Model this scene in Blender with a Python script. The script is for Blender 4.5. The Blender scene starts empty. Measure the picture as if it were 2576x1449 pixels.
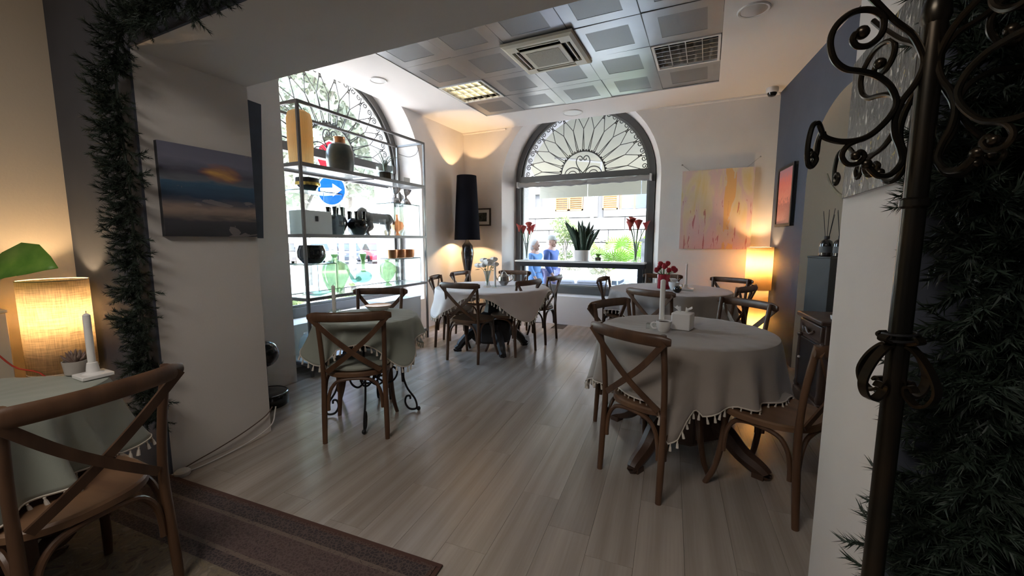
import bpy, math, random
import numpy as np
from mathutils import Vector, Matrix
random.seed(7); RNG = np.random.default_rng(11)
PI = math.pi
SC = bpy.context.scene; COL = SC.collection

# ------------------------------------------------------------------ camera
CAM_H = 1.32
def make_camera():
    yaw, pit, rol = -0.445339, -0.1162825, 0.0006146
    cy, sy = math.cos(yaw), math.sin(yaw)
    fwd = Vector((sy*math.cos(pit), cy*math.cos(pit), math.sin(pit)))
    right = Vector((cy, -sy, 0)); up = right.cross(fwd)
    r2 = right*math.cos(rol)+up*math.sin(rol); u2 = -right*math.sin(rol)+up*math.cos(rol)
    cd = bpy.data.cameras.new('camera'); co = bpy.data.objects.new('camera', cd); COL.objects.link(co)
    m = Matrix((r2, u2, -fwd)).transposed().to_4x4(); m.translation = (0, 0, CAM_H)
    co.matrix_world = m
    cd.sensor_width = 36; cd.lens = 36*1022.754/2576; cd.clip_start = .02; cd.clip_end = 300
    SC.camera = co
make_camera()

# ------------------------------------------------------------------ sky, sun, exposure
world = bpy.data.worlds.new('world'); SC.world = world; world.use_nodes = True
wn = world.node_tree.nodes; wl = world.node_tree.links
sky = wn.new('ShaderNodeTexSky'); sky.sky_type = 'NISHITA'; sky.sun_disc = False
sky.sun_elevation = math.radians(66); sky.sun_rotation = math.radians(178); sky.air_density = 1.2; sky.dust_density = 2.5
wl.new(sky.outputs[0], wn['Background'].inputs[0]); wn['Background'].inputs[1].default_value = 0.42
sd = bpy.data.lights.new('sun', 'SUN'); sd.energy = 2.6; sd.angle = math.radians(1.0); sd.color = (1, .965, .92)
so = bpy.data.objects.new('sun', sd); COL.objects.link(so)
so.rotation_euler = Vector((-.04, .40, -.92)).to_track_quat('-Z', 'Y').to_euler()
VS = SC.view_settings
SC.display_settings.display_device = 'sRGB'
VS.view_transform = 'Standard'; VS.look = 'None'; VS.gamma = 1; VS.use_curve_mapping = False
VS.exposure = 3.25
SC.cycles.max_bounces = 9; SC.cycles.diffuse_bounces = 5; SC.cycles.transparent_max_bounces = 24
SC.cycles.transmission_bounces = 8; SC.cycles.glossy_bounces = 4
SC.cycles.sample_clamp_indirect = 6; SC.cycles.caustics_reflective = False; SC.cycles.caustics_refractive = False
SC.cycles.use_adaptive_sampling = True; SC.cycles.adaptive_threshold = .035
SC.cycles.use_denoising = True
try: SC.cycles.denoiser = 'OPENIMAGEDENOISE'
except Exception: pass

# ------------------------------------------------------------------ materials
MATS = {}
def _base(name):
    m = bpy.data.materials.new(name); m.use_nodes = True
    nt = m.node_tree; b = nt.nodes['Principled BSDF']; MATS[name] = m
    return m, nt, b
def mat(name, col, rough=.6, metal=0., var=0., vscale=8., col2=None, bump=0., bscale=60., stretch=(1, 1, 1), spec=None, objrand=0., sheen=0., coat=0., detail=4.):
    if name in MATS: return MATS[name]
    m, nt, b = _base(name); N = nt.nodes; L = nt.links
    b.inputs['Base Color'].default_value = (*col, 1); b.inputs['Roughness'].default_value = rough; b.inputs['Metallic'].default_value = metal
    if spec is not None: b.inputs['Specular IOR Level'].default_value = spec
    if sheen: b.inputs['Sheen Weight'].default_value = sheen
    if coat: b.inputs['Coat Weight'].default_value = coat; b.inputs['Coat Roughness'].default_value = .15
    tc = N.new('ShaderNodeTexCoord'); mp = N.new('ShaderNodeMapping'); mp.inputs['Scale'].default_value = stretch
    L.new(tc.outputs['Object'], mp.inputs[0])
    src = None
    if var or col2:
        n = N.new('ShaderNodeTexNoise'); n.inputs['Scale'].default_value = vscale; n.inputs['Detail'].default_value = detail
        L.new(mp.outputs[0], n.inputs['Vector'])
        r = N.new('ShaderNodeValToRGB'); r.color_ramp.elements[0].position = .32; r.color_ramp.elements[1].position = .68
        c2 = col2 if col2 else tuple(min(1, c*(1+var)) for c in col)
        c1 = col if col2 else tuple(c*(1-var) for c in col)
        r.color_ramp.elements[0].color = (*c1, 1); r.color_ramp.elements[1].color = (*c2, 1)
        L.new(n.outputs[0], r.inputs[0]); src = r.outputs[0]
    if objrand:
        oi = N.new('ShaderNodeObjectInfo'); hs = N.new('ShaderNodeHueSaturation')
        mr = N.new('ShaderNodeMapRange'); mr.inputs[3].default_value = 1-objrand; mr.inputs[4].default_value = 1+objrand
        L.new(oi.outputs['Random'], mr.inputs[0]); L.new(mr.outputs[0], hs.inputs['Value'])
        if src: L.new(src, hs.inputs['Color'])
        else: hs.inputs['Color'].default_value = (*col, 1)
        src = hs.outputs[0]
    if src: L.new(src, b.inputs['Base Color'])
    if bump:
        n2 = N.new('ShaderNodeTexNoise'); n2.inputs['Scale'].default_value = bscale; n2.inputs['Detail'].default_value = 3
        L.new(mp.outputs[0], n2.inputs['Vector'])
        bp = N.new('ShaderNodeBump'); bp.inputs['Strength'].default_value = bump; bp.inputs['Distance'].default_value = .01
        L.new(n2.outputs[0], bp.inputs['Height']); L.new(bp.outputs[0], b.inputs['Normal'])
    return m
def glass(name, tint=(1, 1, 1), refl=.12, rough=.02, body=0., bcol=None):
    """thin sheet or thin-walled glass: tinted see-through mixed with a mirror coat, plus some diffuse body for milky glass"""
    m = bpy.data.materials.new(name); m.use_nodes = True; MATS[name] = m
    nt = m.node_tree; N = nt.nodes; L = nt.links; N.remove(N['Principled BSDF']); out = N['Material Output']
    t = N.new('ShaderNodeBsdfTransparent'); t.inputs[0].default_value = (*tint, 1)
    g = N.new('ShaderNodeBsdfGlossy'); g.inputs['Roughness'].default_value = rough
    lw = N.new('ShaderNodeLayerWeight'); lw.inputs[0].default_value = .5
    pw_ = N.new('ShaderNodeMath'); pw_.operation = 'POWER'; pw_.inputs[1].default_value = 4.5; L.new(lw.outputs['Facing'], pw_.inputs[0])
    ml = N.new('ShaderNodeMath'); ml.operation = 'MULTIPLY_ADD'; ml.inputs[1].default_value = .75; ml.inputs[2].default_value = refl*.4
    L.new(pw_.outputs[0], ml.inputs[0])
    x = N.new('ShaderNodeMixShader'); L.new(ml.outputs[0], x.inputs[0])
    base = t.outputs[0]
    if body:
        d = N.new('ShaderNodeBsdfTranslucent'); d.inputs[0].default_value = (*(bcol or tint), 1)
        d2 = N.new('ShaderNodeBsdfDiffuse'); d2.inputs[0].default_value = (*(bcol or tint), 1)
        mx = N.new('ShaderNodeMixShader'); mx.inputs[0].default_value = .5; L.new(d.outputs[0], mx.inputs[1]); L.new(d2.outputs[0], mx.inputs[2])
        y = N.new('ShaderNodeMixShader'); y.inputs[0].default_value = body; L.new(t.outputs[0], y.inputs[1]); L.new(mx.outputs[0], y.inputs[2]); base = y.outputs[0]
    L.new(base, x.inputs[1]); L.new(g.outputs[0], x.inputs[2]); L.new(x.outputs[0], out.inputs[0])
    return m
def translucent(name, col, amt=.5, weave=0., wscale=220.):
    m = bpy.data.materials.new(name); m.use_nodes = True; MATS[name] = m
    nt = m.node_tree; N = nt.nodes; L = nt.links; N.remove(N['Principled BSDF']); out = N['Material Output']
    d = N.new('ShaderNodeBsdfDiffuse'); t = N.new('ShaderNodeBsdfTranslucent'); x = N.new('ShaderNodeMixShader'); x.inputs[0].default_value = amt
    d.inputs[0].default_value = t.inputs[0].default_value = (*col, 1)
    if weave:
        tc = N.new('ShaderNodeTexCoord')
        outs = []
        for sc in ((wscale, wscale, wscale*.06), (wscale*.06, wscale*.06, wscale)):
            mp = N.new('ShaderNodeMapping'); mp.inputs['Scale'].default_value = sc; L.new(tc.outputs['Object'], mp.inputs[0])
            n = N.new('ShaderNodeTexNoise'); n.inputs['Scale'].default_value = 1; n.inputs['Detail'].default_value = 2; L.new(mp.outputs[0], n.inputs['Vector']); outs.append(n.outputs[0])
        ad = N.new('ShaderNodeMath'); ad.operation = 'ADD'; L.new(outs[0], ad.inputs[0]); L.new(outs[1], ad.inputs[1])
        r = N.new('ShaderNodeMapRange'); r.inputs[1].default_value = .7; r.inputs[2].default_value = 1.3; r.inputs[3].default_value = 1-weave; r.inputs[4].default_value = 1
        L.new(ad.outputs[0], r.inputs[0])
        mu = N.new('ShaderNodeMix'); mu.data_type = 'RGBA'; mu.blend_type = 'MULTIPLY'; mu.inputs[0].default_value = 1; mu.inputs[6].default_value = (*col, 1)
        L.new(r.outputs[0], mu.inputs[7]); L.new(mu.outputs[2], d.inputs[0]); L.new(mu.outputs[2], t.inputs[0])
    L.new(d.outputs[0], x.inputs[1]); L.new(t.outputs[0], x.inputs[2]); L.new(x.outputs[0], out.inputs[0])
    return m
def emit(name, col, s):
    m, nt, b = _base(name); b.inputs['Base Color'].default_value = (*col, 1)
    b.inputs['Emission Color'].default_value = (*col, 1); b.inputs['Emission Strength'].default_value = s
    return m

PLASTER = mat('plaster_warm_white', (.715, .67, .63), .85, var=.03, vscale=3, bump=.06, bscale=90)
CEILW = mat('ceiling_paint', (.77, .73, .69), .85, bump=.03, bscale=80)
BEAMW = mat('beam_paint', (.66, .62, .58), .85, bump=.05, bscale=90)
NAVY = mat('blue_grey_wall_paint', (.070, .079, .106), .8, var=.08, vscale=3, bump=.05, bscale=90)
NICHEW = mat('niche_plaster', (.64, .58, .50), .85, bump=.06, bscale=70)
WHITEW = mat('white_jamb_paint', (.74, .70, .68), .8, var=.02, vscale=3, bump=.05, bscale=100)
WOOD = mat('walnut_bentwood', (.066, .031, .016), .40, col2=(.132, .067, .034), vscale=14, stretch=(1, 1, .16), bump=.08, bscale=70, objrand=.12)
SEATW = mat('seat_veneer', (.11, .055, .03), .45, col2=(.20, .11, .056), vscale=10, stretch=(1, .2, 1), objrand=.12)
DARKW = mat('dark_carved_oak', (.05, .026, .017), .45, col2=(.085, .045, .028), vscale=12, stretch=(1, 1, .2), bump=.1, bscale=60)
IRON = mat('black_wrought_iron', (.018, .018, .02), .42, metal=.4)
BRONZE = mat('bronzed_iron', (.055, .040, .026), .27, metal=.85, col2=(.022, .024, .021), vscale=7)
FRAME = mat('grey_window_steel', (.11, .105, .10), .45, metal=.2)
GRILLE = mat('grille_iron', (.085, .08, .072), .55)
STEEL = mat('brushed_shelf_steel', (.15, .142, .135), .42, metal=.55)
CLOTHB = mat('beige_linen', (.335, .29, .255), .8, var=.05, vscale=5, bump=.12, bscale=350, sheen=.3)
CLOTHG = mat('sage_linen', (.30, .325, .275), .75, var=.06, vscale=5, bump=.12, bscale=350, sheen=.3)
CLOTHP = mat('blush_linen', (.62, .54, .51), .8, var=.04, vscale=5, bump=.12, bscale=350, sheen=.3)
TASSEL = mat('cream_cotton', (.66, .60, .52), .9)
BLACKG = mat('black_glaze', (.008, .008, .009), .12, coat=.4)
BLACKM = mat('black_matte', (.012, .012, .015), .7)
BLACKF = mat('black_shade_fabric', (.006, .006, .009), .95, spec=.08)
WHITEC = mat('white_ceramic', (.82, .80, .78), .3)
WAX = mat('white_wax', (.85, .83, .79), .45)
PANE = glass('window_glass', (.97, .99, .985), .1)
PANEL = glass('clear_display_glass', (.955, .985, .975), .10)
LINEN = translucent('linen_lamp_shade', (.80, .70, .55), .55, weave=.45)
PAPER = translucent('paper_lamp_shade', (.86, .72, .48), .55, weave=.08, wscale=120)
LEAFG = mat('fresh_leaf', (.10, .27, .03), .45, col2=(.22, .42, .06), vscale=10)
SOIL = mat('potting_soil', (.03, .02, .014), .95)

# ------------------------------------------------------------------ mesh builder
class MB:
    def __init__(s): s.v = []; s.f = []
    def add(s, vs, fs):
        o = len(s.v); s.v += [tuple(map(float, p)) for p in vs]; s.f += [tuple(i+o for i in f) for f in fs]; return s
    def box(s, x0, x1, y0, y1, z0, z1, rot=None, piv=None):
        vs = [(x, y, z) for x in (x0, x1) for y in (y0, y1) for z in (z0, z1)]
        if rot is not None:
            c = Vector(piv) if piv is not None else Vector(((x0+x1)/2, (y0+y1)/2, (z0+z1)/2))
            vs = [tuple(rot @ (Vector(p)-c)+c) for p in vs]
        return s.add(vs, [(0, 1, 3, 2), (4, 6, 7, 5), (0, 4, 5, 1), (2, 3, 7, 6), (0, 2, 6, 4), (1, 5, 7, 3)])
    def cbox(s, c, size, rot=None):
        x, y, z = c; a, b, d = [q/2 for q in size]
        return s.box(x-a, x+a, y-b, y+b, z-d, z+d, rot)
    def quad(s, a, b, c, d): return s.add([a, b, c, d], [(0, 1, 2, 3)])
    def lathe(s, prof, n=24, c=(0, 0, 0), cap=True, lobes=0, lamp=0.):
        vs = []; fs = []
        for r, z in prof:
            for i in range(n):
                a = 2*PI*i/n; rr = r*(1+lamp*math.cos(lobes*a)) if lobes else r
                vs.append((c[0]+rr*math.cos(a), c[1]+rr*math.sin(a), c[2]+z))
        m = len(prof)
        for k in range(m-1):
            for i in range(n):
                j = (i+1) % n; fs.append((k*n+i, k*n+j, (k+1)*n+j, (k+1)*n+i))
        if cap:
            if prof[0][0] > 1e-5: fs.append(tuple(reversed(range(n))))
            if prof[-1][0] > 1e-5: fs.append(tuple(range((m-1)*n, m*n)))
        return s.add(vs, fs)
    def tube(s, pts, rad, n=8, closed=False, sec=None, up=None, caps=True):
        """sweep a round (or rectangular/elliptic: sec=(half_a, half_b)) section along pts"""
        P = [Vector(p) for p in pts]; m = len(P)
        if not hasattr(rad, '__len__'): rad = [rad]*m
        T = []
        for i in range(m):
            if closed: t = P[(i+1) % m]-P[i-1]
            else: t = P[min(i+1, m-1)]-P[max(i-1, 0)]
            T.append(t.normalized() if t.length > 1e-9 else Vector((0, 0, 1)))
        u0 = Vector(up) if up is not None else (Vector((0, 0, 1)) if abs(T[0].z) < .9 else Vector((1, 0, 0)))
        vs = []; fs = []; nrm = None
        for i in range(m):
            if up is not None: a = u0 - T[i]*u0.dot(T[i])
            elif nrm is None: a = u0 - T[i]*u0.dot(T[i])
            else: a = nrm - T[i]*nrm.dot(T[i])
            if a.length < 1e-6: a = Vector((1, 0, 0)) - T[i]*T[i].x
            a.normalize(); nrm = a; b = T[i].cross(a)
            for k in range(n):
                if sec and n == 4: ca, sb = [(1, 1), (-1, 1), (-1, -1), (1, -1)][k]
                else: ca, sb = math.cos(2*PI*k/n), math.sin(2*PI*k/n)
                if sec: vs.append(P[i]+a*ca*sec[0]*rad[i]+b*sb*sec[1]*rad[i])
                else: vs.append(P[i]+(a*ca+b*sb)*rad[i])
        mm = m if closed else m-1
        for i in range(mm):
            q = (i+1) % m
            for k in range(n):
                j = (k+1) % n; fs.append((i*n+k, i*n+j, q*n+j, q*n+k))
        if caps and not closed: fs.append(tuple(reversed(range(n)))); fs.append(tuple(range((m-1)*n, m*n)))
        return s.add(vs, fs)
    def prism(s, outline, d, frame=None):
        """outline: 2D points (x,z) extruded along y from 0 to d"""
        n = len(outline); vs = [(x, 0, z) for x, z in outline]+[(x, d, z) for x, z in outline]
        if frame is not None: vs = [tuple(frame @ Vector(p)) for p in vs]
        fs = [tuple(range(n)), tuple(reversed(range(n, 2*n)))]+[(i, i+n, (i+1) % n+n, (i+1) % n) for i in range(n)]
        return s.add(vs, fs)
    def sphere(s, c, r, n=16, m=10, sc=(1, 1, 1)):
        prof = [(r*math.sin(PI*k/m), -r*math.cos(PI*k/m)) for k in range(m+1)]
        o = len(s.v); s.lathe(prof, n, (0, 0, 0), cap=False)
        for i in range(o, len(s.v)):
            p = s.v[i]; s.v[i] = (c[0]+p[0]*sc[0], c[1]+p[1]*sc[1], c[2]+p[2]*sc[2])
        return s
    def xform(s, M_):
        s.v = [tuple(M_ @ Vector(p)) for p in s.v]; return s
    def mesh(s, name, smooth=True):
        me = bpy.data.meshes.new(name); me.from_pydata(s.v, [], s.f); me.validate(); 
        import bmesh
        bm = bmesh.new(); bm.from_mesh(me); bmesh.ops.remove_doubles(bm, verts=bm.verts, dist=1e-6); bmesh.ops.recalc_face_normals(bm, faces=bm.faces); bm.to_mesh(me); bm.free()
        if smooth:
            me.polygons.foreach_set('use_smooth', [True]*len(me.polygons))
            try: me.set_sharp_from_angle(angle=math.radians(38))
            except Exception: pass
        return me
def spline(pts, k=6):
    """Catmull-Rom through pts"""
    P = [Vector(p) for p in pts]; out = []
    for i in range(len(P)-1):
        p0 = P[max(i-1, 0)]; p1 = P[i]; p2 = P[i+1]; p3 = P[min(i+2, len(P)-1)]
        for j in range(k):
            t = j/k
            out.append(.5*((2*p1)+(p2-p0)*t+(2*p0-5*p1+4*p2-p3)*t*t+(3*p1-p0-3*p2+p3)*t**3))
    out.append(P[-1]); return out
def tagp(o, label=None, cat=None, group=None, kind=None):
    if label: o['label'] = label
    if cat: o['category'] = cat
    if group: o['group'] = group
    if kind: o['kind'] = kind
    return o
def link(name, me, material, parent=None, loc=None, rot=None, scale=None):
    o = bpy.data.objects.new(name, me)
    if material and not me.materials: me.materials.append(material)
    COL.objects.link(o)
    if parent: o.parent = parent
    if loc is not None: o.location = loc
    if rot is not None: o.rotation_euler = rot
    if scale is not None: o.scale = scale
    return o
def obj(name, mb, material, parent=None, label=None, cat=None, group=None, kind=None, smooth=True, bevel=0., solid=0., loc=None, rot=None):
    o = link(name, mb.mesh(name, smooth), material, parent, loc, rot)
    if bevel:
        b = o.modifiers.new('bevel', 'BEVEL'); b.width = bevel; b.segments = 2; b.limit_method = 'ANGLE'; b.harden_normals = False
    if solid:
        b = o.modifiers.new('solid', 'SOLIDIFY'); b.thickness = solid; b.offset = 0
    return tagp(o, label, cat, group, kind)
def thing(name, label, cat, loc=(0, 0, 0), rz=0., group=None):
    o = bpy.data.objects.new(name, None); COL.objects.link(o); o.empty_display_size = .1
    o.location = loc; o.rotation_euler = (0, 0, rz); return tagp(o, label, cat, group)
def struct(name, mb, m, parent=None, **k):
    return obj(name, mb, m, parent, kind=None if parent else 'structure', **k)
def kids(o): return [c for c in COL.objects if c.parent == o]
def dup(root, loc, rz, label=None, group=None, ch=None):
    r = root.copy(); COL.objects.link(r); r.location = loc; r.rotation_euler = (0, 0, rz)
    if label: r['label'] = label
    if group: r['group'] = group
    for c in (ch if ch is not None else kids(root)):
        d = c.copy(); COL.objects.link(d); d.parent = r
        for g in list(c.children):
            e = g.copy(); COL.objects.link(e); e.parent = d
    return r
def point_light(name, loc, power, col, r=.04, parent=None):
    l = bpy.data.lights.new(name, 'POINT'); l.energy = power; l.color = col; l.shadow_soft_size = r
    o = bpy.data.objects.new(name, l); COL.objects.link(o); o.location = loc
    if parent: o.parent = parent
    return o

# ================================================================== THE SETTING
ZC, XL, YB = 3.105, -3.80, 6.06
PLANKM = None
def make_floor():
    base = MB().box(-4.2, 2.0, -3.0, 6.5, -.12, -.012)
    fl = struct('floor', base, mat('floor_underlay', (.10, .085, .075), .9))
    m, nt, b = _base('greige_oak_plank'); N = nt.nodes; L = nt.links
    tc = N.new('ShaderNodeTexCoord'); oi = N.new('ShaderNodeObjectInfo')
    cmb = N.new('ShaderNodeCombineXYZ'); mu = N.new('ShaderNodeMath'); mu.operation = 'MULTIPLY'; mu.inputs[1].default_value = 37
    L.new(oi.outputs['Random'], mu.inputs[0]); L.new(mu.outputs[0], cmb.inputs[2]); L.new(mu.outputs[0], cmb.inputs[0])
    ad = N.new('ShaderNodeVectorMath'); ad.operation = 'ADD'; L.new(tc.outputs['Object'], ad.inputs[0]); L.new(cmb.outputs[0], ad.inputs[1])
    mp = N.new('ShaderNodeMapping'); mp.inputs['Scale'].default_value = (9, .75, 1); L.new(ad.outputs[0], mp.inputs[0])
    w = N.new('ShaderNodeTexWave'); w.inputs['Scale'].default_value = .28; w.inputs['Distortion'].default_value = 9; w.inputs['Detail'].default_value = 3; w.inputs['Detail Scale'].default_value = .9
    L.new(mp.outputs[0], w.inputs['Vector'])
    mp2 = N.new('ShaderNodeMapping'); mp2.inputs['Scale'].default_value = (90, 3, 1); L.new(ad.outputs[0], mp2.inputs[0])
    n = N.new('ShaderNodeTexNoise'); n.inputs['Scale'].default_value = 1; n.inputs['Detail'].default_value = 5; L.new(mp2.outputs[0], n.inputs['Vector'])
    mx = N.new('ShaderNodeMix'); mx.data_type = 'FLOAT'; mx.inputs[0].default_value = .66; L.new(w.outputs[1], mx.inputs[2]); L.new(n.outputs[0], mx.inputs[3])
    r = N.new('ShaderNodeValToRGB'); r.color_ramp.elements[0].position = .25; r.color_ramp.elements[1].position = .75
    r.color_ramp.elements[0].color = (.32, .27, .232, 1); r.color_ramp.elements[1].color = (.41, .355, .31, 1); L.new(mx.outputs[0], r.inputs[0])
    hs = N.new('ShaderNodeHueSaturation'); mr = N.new('ShaderNodeMapRange'); mr.inputs[3].default_value = .90; mr.inputs[4].default_value = 1.10
    L.new(oi.outputs['Random'], mr.inputs[0]); L.new(mr.outputs[0], hs.inputs['Value']); L.new(r.outputs[0], hs.inputs['Color']); L.new(hs.outputs[0], b.inputs['Base Color'])
    b.inputs['Roughness'].default_value = .24
    bp = N.new('ShaderNodeBump'); bp.inputs['Strength'].default_value = .12; bp.inputs['Distance'].default_value = .003; L.new(n.outputs[0], bp.inputs['Height']); L.new(bp.outputs[0], b.inputs['Normal'])
    PW, PL, PT = .1955, 1.26, .012
    full = MB().box(-PW/2+.0006, PW/2-.0006, -PL/2+.0006, PL/2-.0006, -PT, 0).mesh('plank', False)
    a = math.radians(4.23); ca, sa = math.cos(a), math.sin(a)
    for k in range(-25, 9):
        s = .106+PW*(k+.5); off = {-8: 2.62, -3: 1.70, -10: 1.43}.get(k, (k*0.47) % 1.26)
        for j in range(-3, 7):
            t = off+PL*(j-.5)
            x, y = s*ca-t*sa, s*sa+t*ca
            if x < -3.95 or x > 1.45 or y < -1.2 or y > 6.3: continue
            o = link('plank', full, m, fl, (x, y, 0), (0, 0, a))
    return fl
make_floor()

def arch_outline(uc, hw, zs, z0, rise=None, n=36):
    rise = rise or hw
    P = [(uc-hw, z0), (uc-hw, zs)]
    P += [(uc-hw*math.cos(PI*i/n), zs+rise*math.sin(PI*i/n)) for i in range(1, n)]
    return P+[(uc+hw, zs), (uc+hw, z0)]
def face_ring(mb, mp, P, w, u0, u1, zt):
    """wall face with an arched hole: quads from the hole to the wall's outline"""
    n = len(P); O = [(u0, P[0][1]), (u0, P[1][1])]
    na = n-4
    for i in range(na): O.append((u0+(u1-u0)*i/(na-1), zt))
    O += [(u1, P[-2][1]), (u1, P[-1][1])]
    for i in range(n-1):
        mb.quad(mp(P[i][0], w, P[i][1]), mp(P[i+1][0], w, P[i+1][1]), mp(O[i+1][0], w, O[i+1][1]), mp(O[i][0], w, O[i][1]))
    if P[0][1] > 0: mb.quad(mp(u0, w, 0), mp(u1, w, 0), mp(u1, w, P[0][1]), mp(u0, w, P[0][1]))
def loft(mb, mp, A, wa, B, wb, close=True):
    n = len(A)
    for i in range(n if close else n-1):
        j = (i+1) % n
        mb.quad(mp(A[i][0], wa, A[i][1]), mp(A[j][0], wa, A[j][1]), mp(B[j][0], wb, B[j][1]), mp(B[i][0], wb, B[i][1]))
ZSIL, ZSP = .45, 2.30
def window_wall(wname, mp, u0, u1, uc, hwf):
    F = arch_outline(uc, hwf, 2.22, ZSIL); Bk = arch_outline(uc, 1.12, ZSP, ZSIL); OUT = arch_outline(uc, 1.09, ZSP, ZSIL)
    mb = MB(); face_ring(mb, mp, F, 0, u0, u1, 3.8); loft(mb, mp, F, 0, Bk, .38)
    wl_ = struct(wname, mb, PLASTER, smooth=False)
    mo = MB(); loft(mo, mp, OUT, .44, OUT, .80); loft(mo, mp, Bk, .38, OUT, .44); face_ring(mo, mp, OUT, .80, u0-.6, u1+.6, 5.5)
    obj('stone_outer_jamb', mo, mat('outdoor_granite', (.42, .42, .43), .6, col2=(.62, .61, .6), vscale=60), wl_)
    return wl_
def make_window(wname, mp, uc, ax):
    """ax: direction of u in the world; frame, transom, panes and iron fanlight grille"""
    t = thing(wname, None, None); t['kind'] = 'structure'
    A = arch_outline(uc, 1.12, ZSP, ZSIL); B = arch_outline(uc, 1.035, ZSP, ZSIL+.11)
    mb = MB()
    for w in (.33, .42): loft(mb, mp, A, w, B, w)
    loft(mb, mp, B, .33, B, .42); loft(mb, mp, A, .33, A, .42)
    obj('window_frame', mb, FRAME, t)
    C2 = arch_outline(uc, 1.0, ZSP, ZSIL+.14); m2 = MB()
    loft(m2, mp, B, .365, C2, .365); loft(m2, mp, C2, .365, C2, .395)
    obj('inner_frame', m2, mat('pale_window_steel', (.20, .20, .19), .4, metal=.3), t)
    mb = MB(); vs = [mp(u, w, z) for u in (uc-1.04, uc+1.04) for w in (.32, .43) for z in (ZSP-.02, ZSP+.075)]
    mb.add(vs, [(0, 1, 3, 2), (4, 6, 7, 5), (0, 4, 5, 1), (2, 3, 7, 6), (0, 2, 6, 4), (1, 5, 7, 3)]); obj('transom', mb, FRAME, t)
    mb = MB(); mb.quad(mp(uc-1.035, .38, ZSIL+.1), mp(uc+1.035, .38, ZSIL+.1), mp(uc+1.035, .38, ZSP), mp(uc-1.035, .38, ZSP)); obj('pane', mb, PANE, t, smooth=False)
    L = arch_outline(uc, 1.035, ZSP, ZSP-.001)[1:-1]; mb = MB(); mb.add([mp(u, .38, z) for u, z in L], [tuple(range(len(L)))]); obj('pane', mb, PANE, t, smooth=False)
    # fanlight grille
    W, zc = .435, ZSP+.07; RO, RM, RI = .985, .70, .36
    pt = lambda r, a: mp(uc-r*math.cos(a), W, zc+r*math.sin(a))
    n = 13
    for k in range(n+1):
        ak = PI*k/n
        for sg in (-1, 1):
            am = ak+sg*PI/n/2; ai = am+sg*PI/n*.17
            if am < .02 or am > PI-.02: continue
            mb = MB().tube([pt(RO-.06, max(.01, min(PI-.01, ak))), pt(RM, am), pt(RI, ai)], .0058, 5); obj('grille_bar', mb, GRILLE, t)
    ring = MB().tube([pt(RI, PI*i/24) for i in range(25)], .011, 6); obj('grille_inner_ring', ring, GRILLE, t)
    mb = MB()
    for i in range(25):
        a = PI*(i+.5)/25; mb.tube([pt(RI, a), pt(RI+.028, a)], .012, 5)
    obj('ring_studs', mb, GRILLE, t)
    def spiral(c, r0, a0, turns, sgn, flip=1):
        return [(c[0]+flip*r0*(1-.8*i/18)*math.cos(a0+sgn*turns*2*PI*i/18), c[1]+r0*(1-.8*i/18)*math.sin(a0+sgn*turns*2*PI*i/18)) for i in range(19)]
    # C-scrolls along the rim (x tangential, z radial)
    sc = MB()
    for f in (-1, 1):
        pts = [(f*.098, -.075), (f*.1, -.03)]+[(q[0]*1.0, q[1]) for q in [(f*.055+f*.042*math.cos(.3+1.35*2*PI*i/20)*(1-.75*i/20), .005+.042*math.sin(.3+1.35*2*PI*i/20)*(1-.75*i/20)) for i in range(21)]]
        sc.tube([(x, 0, z) for x, z in pts], .0065, 5)
    me = sc.mesh('grille_scroll')
    for k in range(n):
        a = PI*(k+.5)/n; p = Vector(pt(RO-.045, a)); o = link('grille_scroll', me, GRILLE, t)
        tu = Vector(ax); rad = (tu*(-math.cos(a))+Vector((0, 0, 1))*math.sin(a)); tan = (tu*math.sin(a)+Vector((0, 0, 1))*math.cos(a))
        nrm = rad.cross(tan)
        o.matrix_world = Matrix.Translation(p) @ Matrix((tan, nrm, rad)).transposed().to_4x4()
        o.matrix_parent_inverse.identity()
    h = MB()
    for f in (-1, 1):
        pts = [(0, .02), (f*.07, .10), (f*.11, .19), (f*.09, .265), (f*.045, .285), (f*.012, .255), (f*.02, .222), (f*.05, .225), (f*.052, .248)]
        h.tube(spline([(uc+x, 0, z) for x, z in pts], 5), .008, 6)
        h.tube([(uc+f*.17+f*.13*math.cos(PI*i/14), 0, .0+.115*math.sin(PI*i/14)) for i in range(15)], .008, 6)
        h.tube([(uc+f*.17+f*.07*math.cos(PI*i/14), 0, .0+.06*math.sin(PI*i/14)) for i in range(15)], .007, 6)
    h.v = [mp(p[0], W+p[1], zc+p[2]) for p in h.v]
    obj('heart_scroll', h, GRILLE, t)
    return t
mpB = lambda u, w, z: (u, YB+w, z)
mpL = lambda u, w, z: (XL-w, u, z)
wb = window_wall('wall_back', mpB, XL-.01, .72, -1.85, 1.23)
wlft = window_wall('wall_left', mpL, 1.70, YB+.01, 3.70, 1.20)
make_window('window_1', mpL, 3.70, (0, 1, 0))
make_window('window_2', mpB, -1.85, (1, 0, 0))

# blue wall on the right with its arched niche
BW0 = Vector((.715, 6.06, 0)); BT = Vector((.1300, -.9915, 0)); BN = Vector((.9915, .13, 0))
mpR = lambda u, w, z: tuple(BW0+BT*u+BN*w+Vector((0, 0, z)))
def make_blue_wall():
    P = arch_outline(1.90, .82, 1.88, 0, .68)
    mb = MB(); face_ring(mb, mpR, P, 0, -.02, 4.5, 3.3); w = struct('wall_right', mb, NAVY, smooth=False)
    nb = MB(); loft(nb, mpR, P, 0, P, .42, False); nb.add([mpR(u, .42, z) for u, z in P], [tuple(range(len(P)))])
    obj('niche_lining', nb, NICHEW, w)
make_blue_wall()

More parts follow.
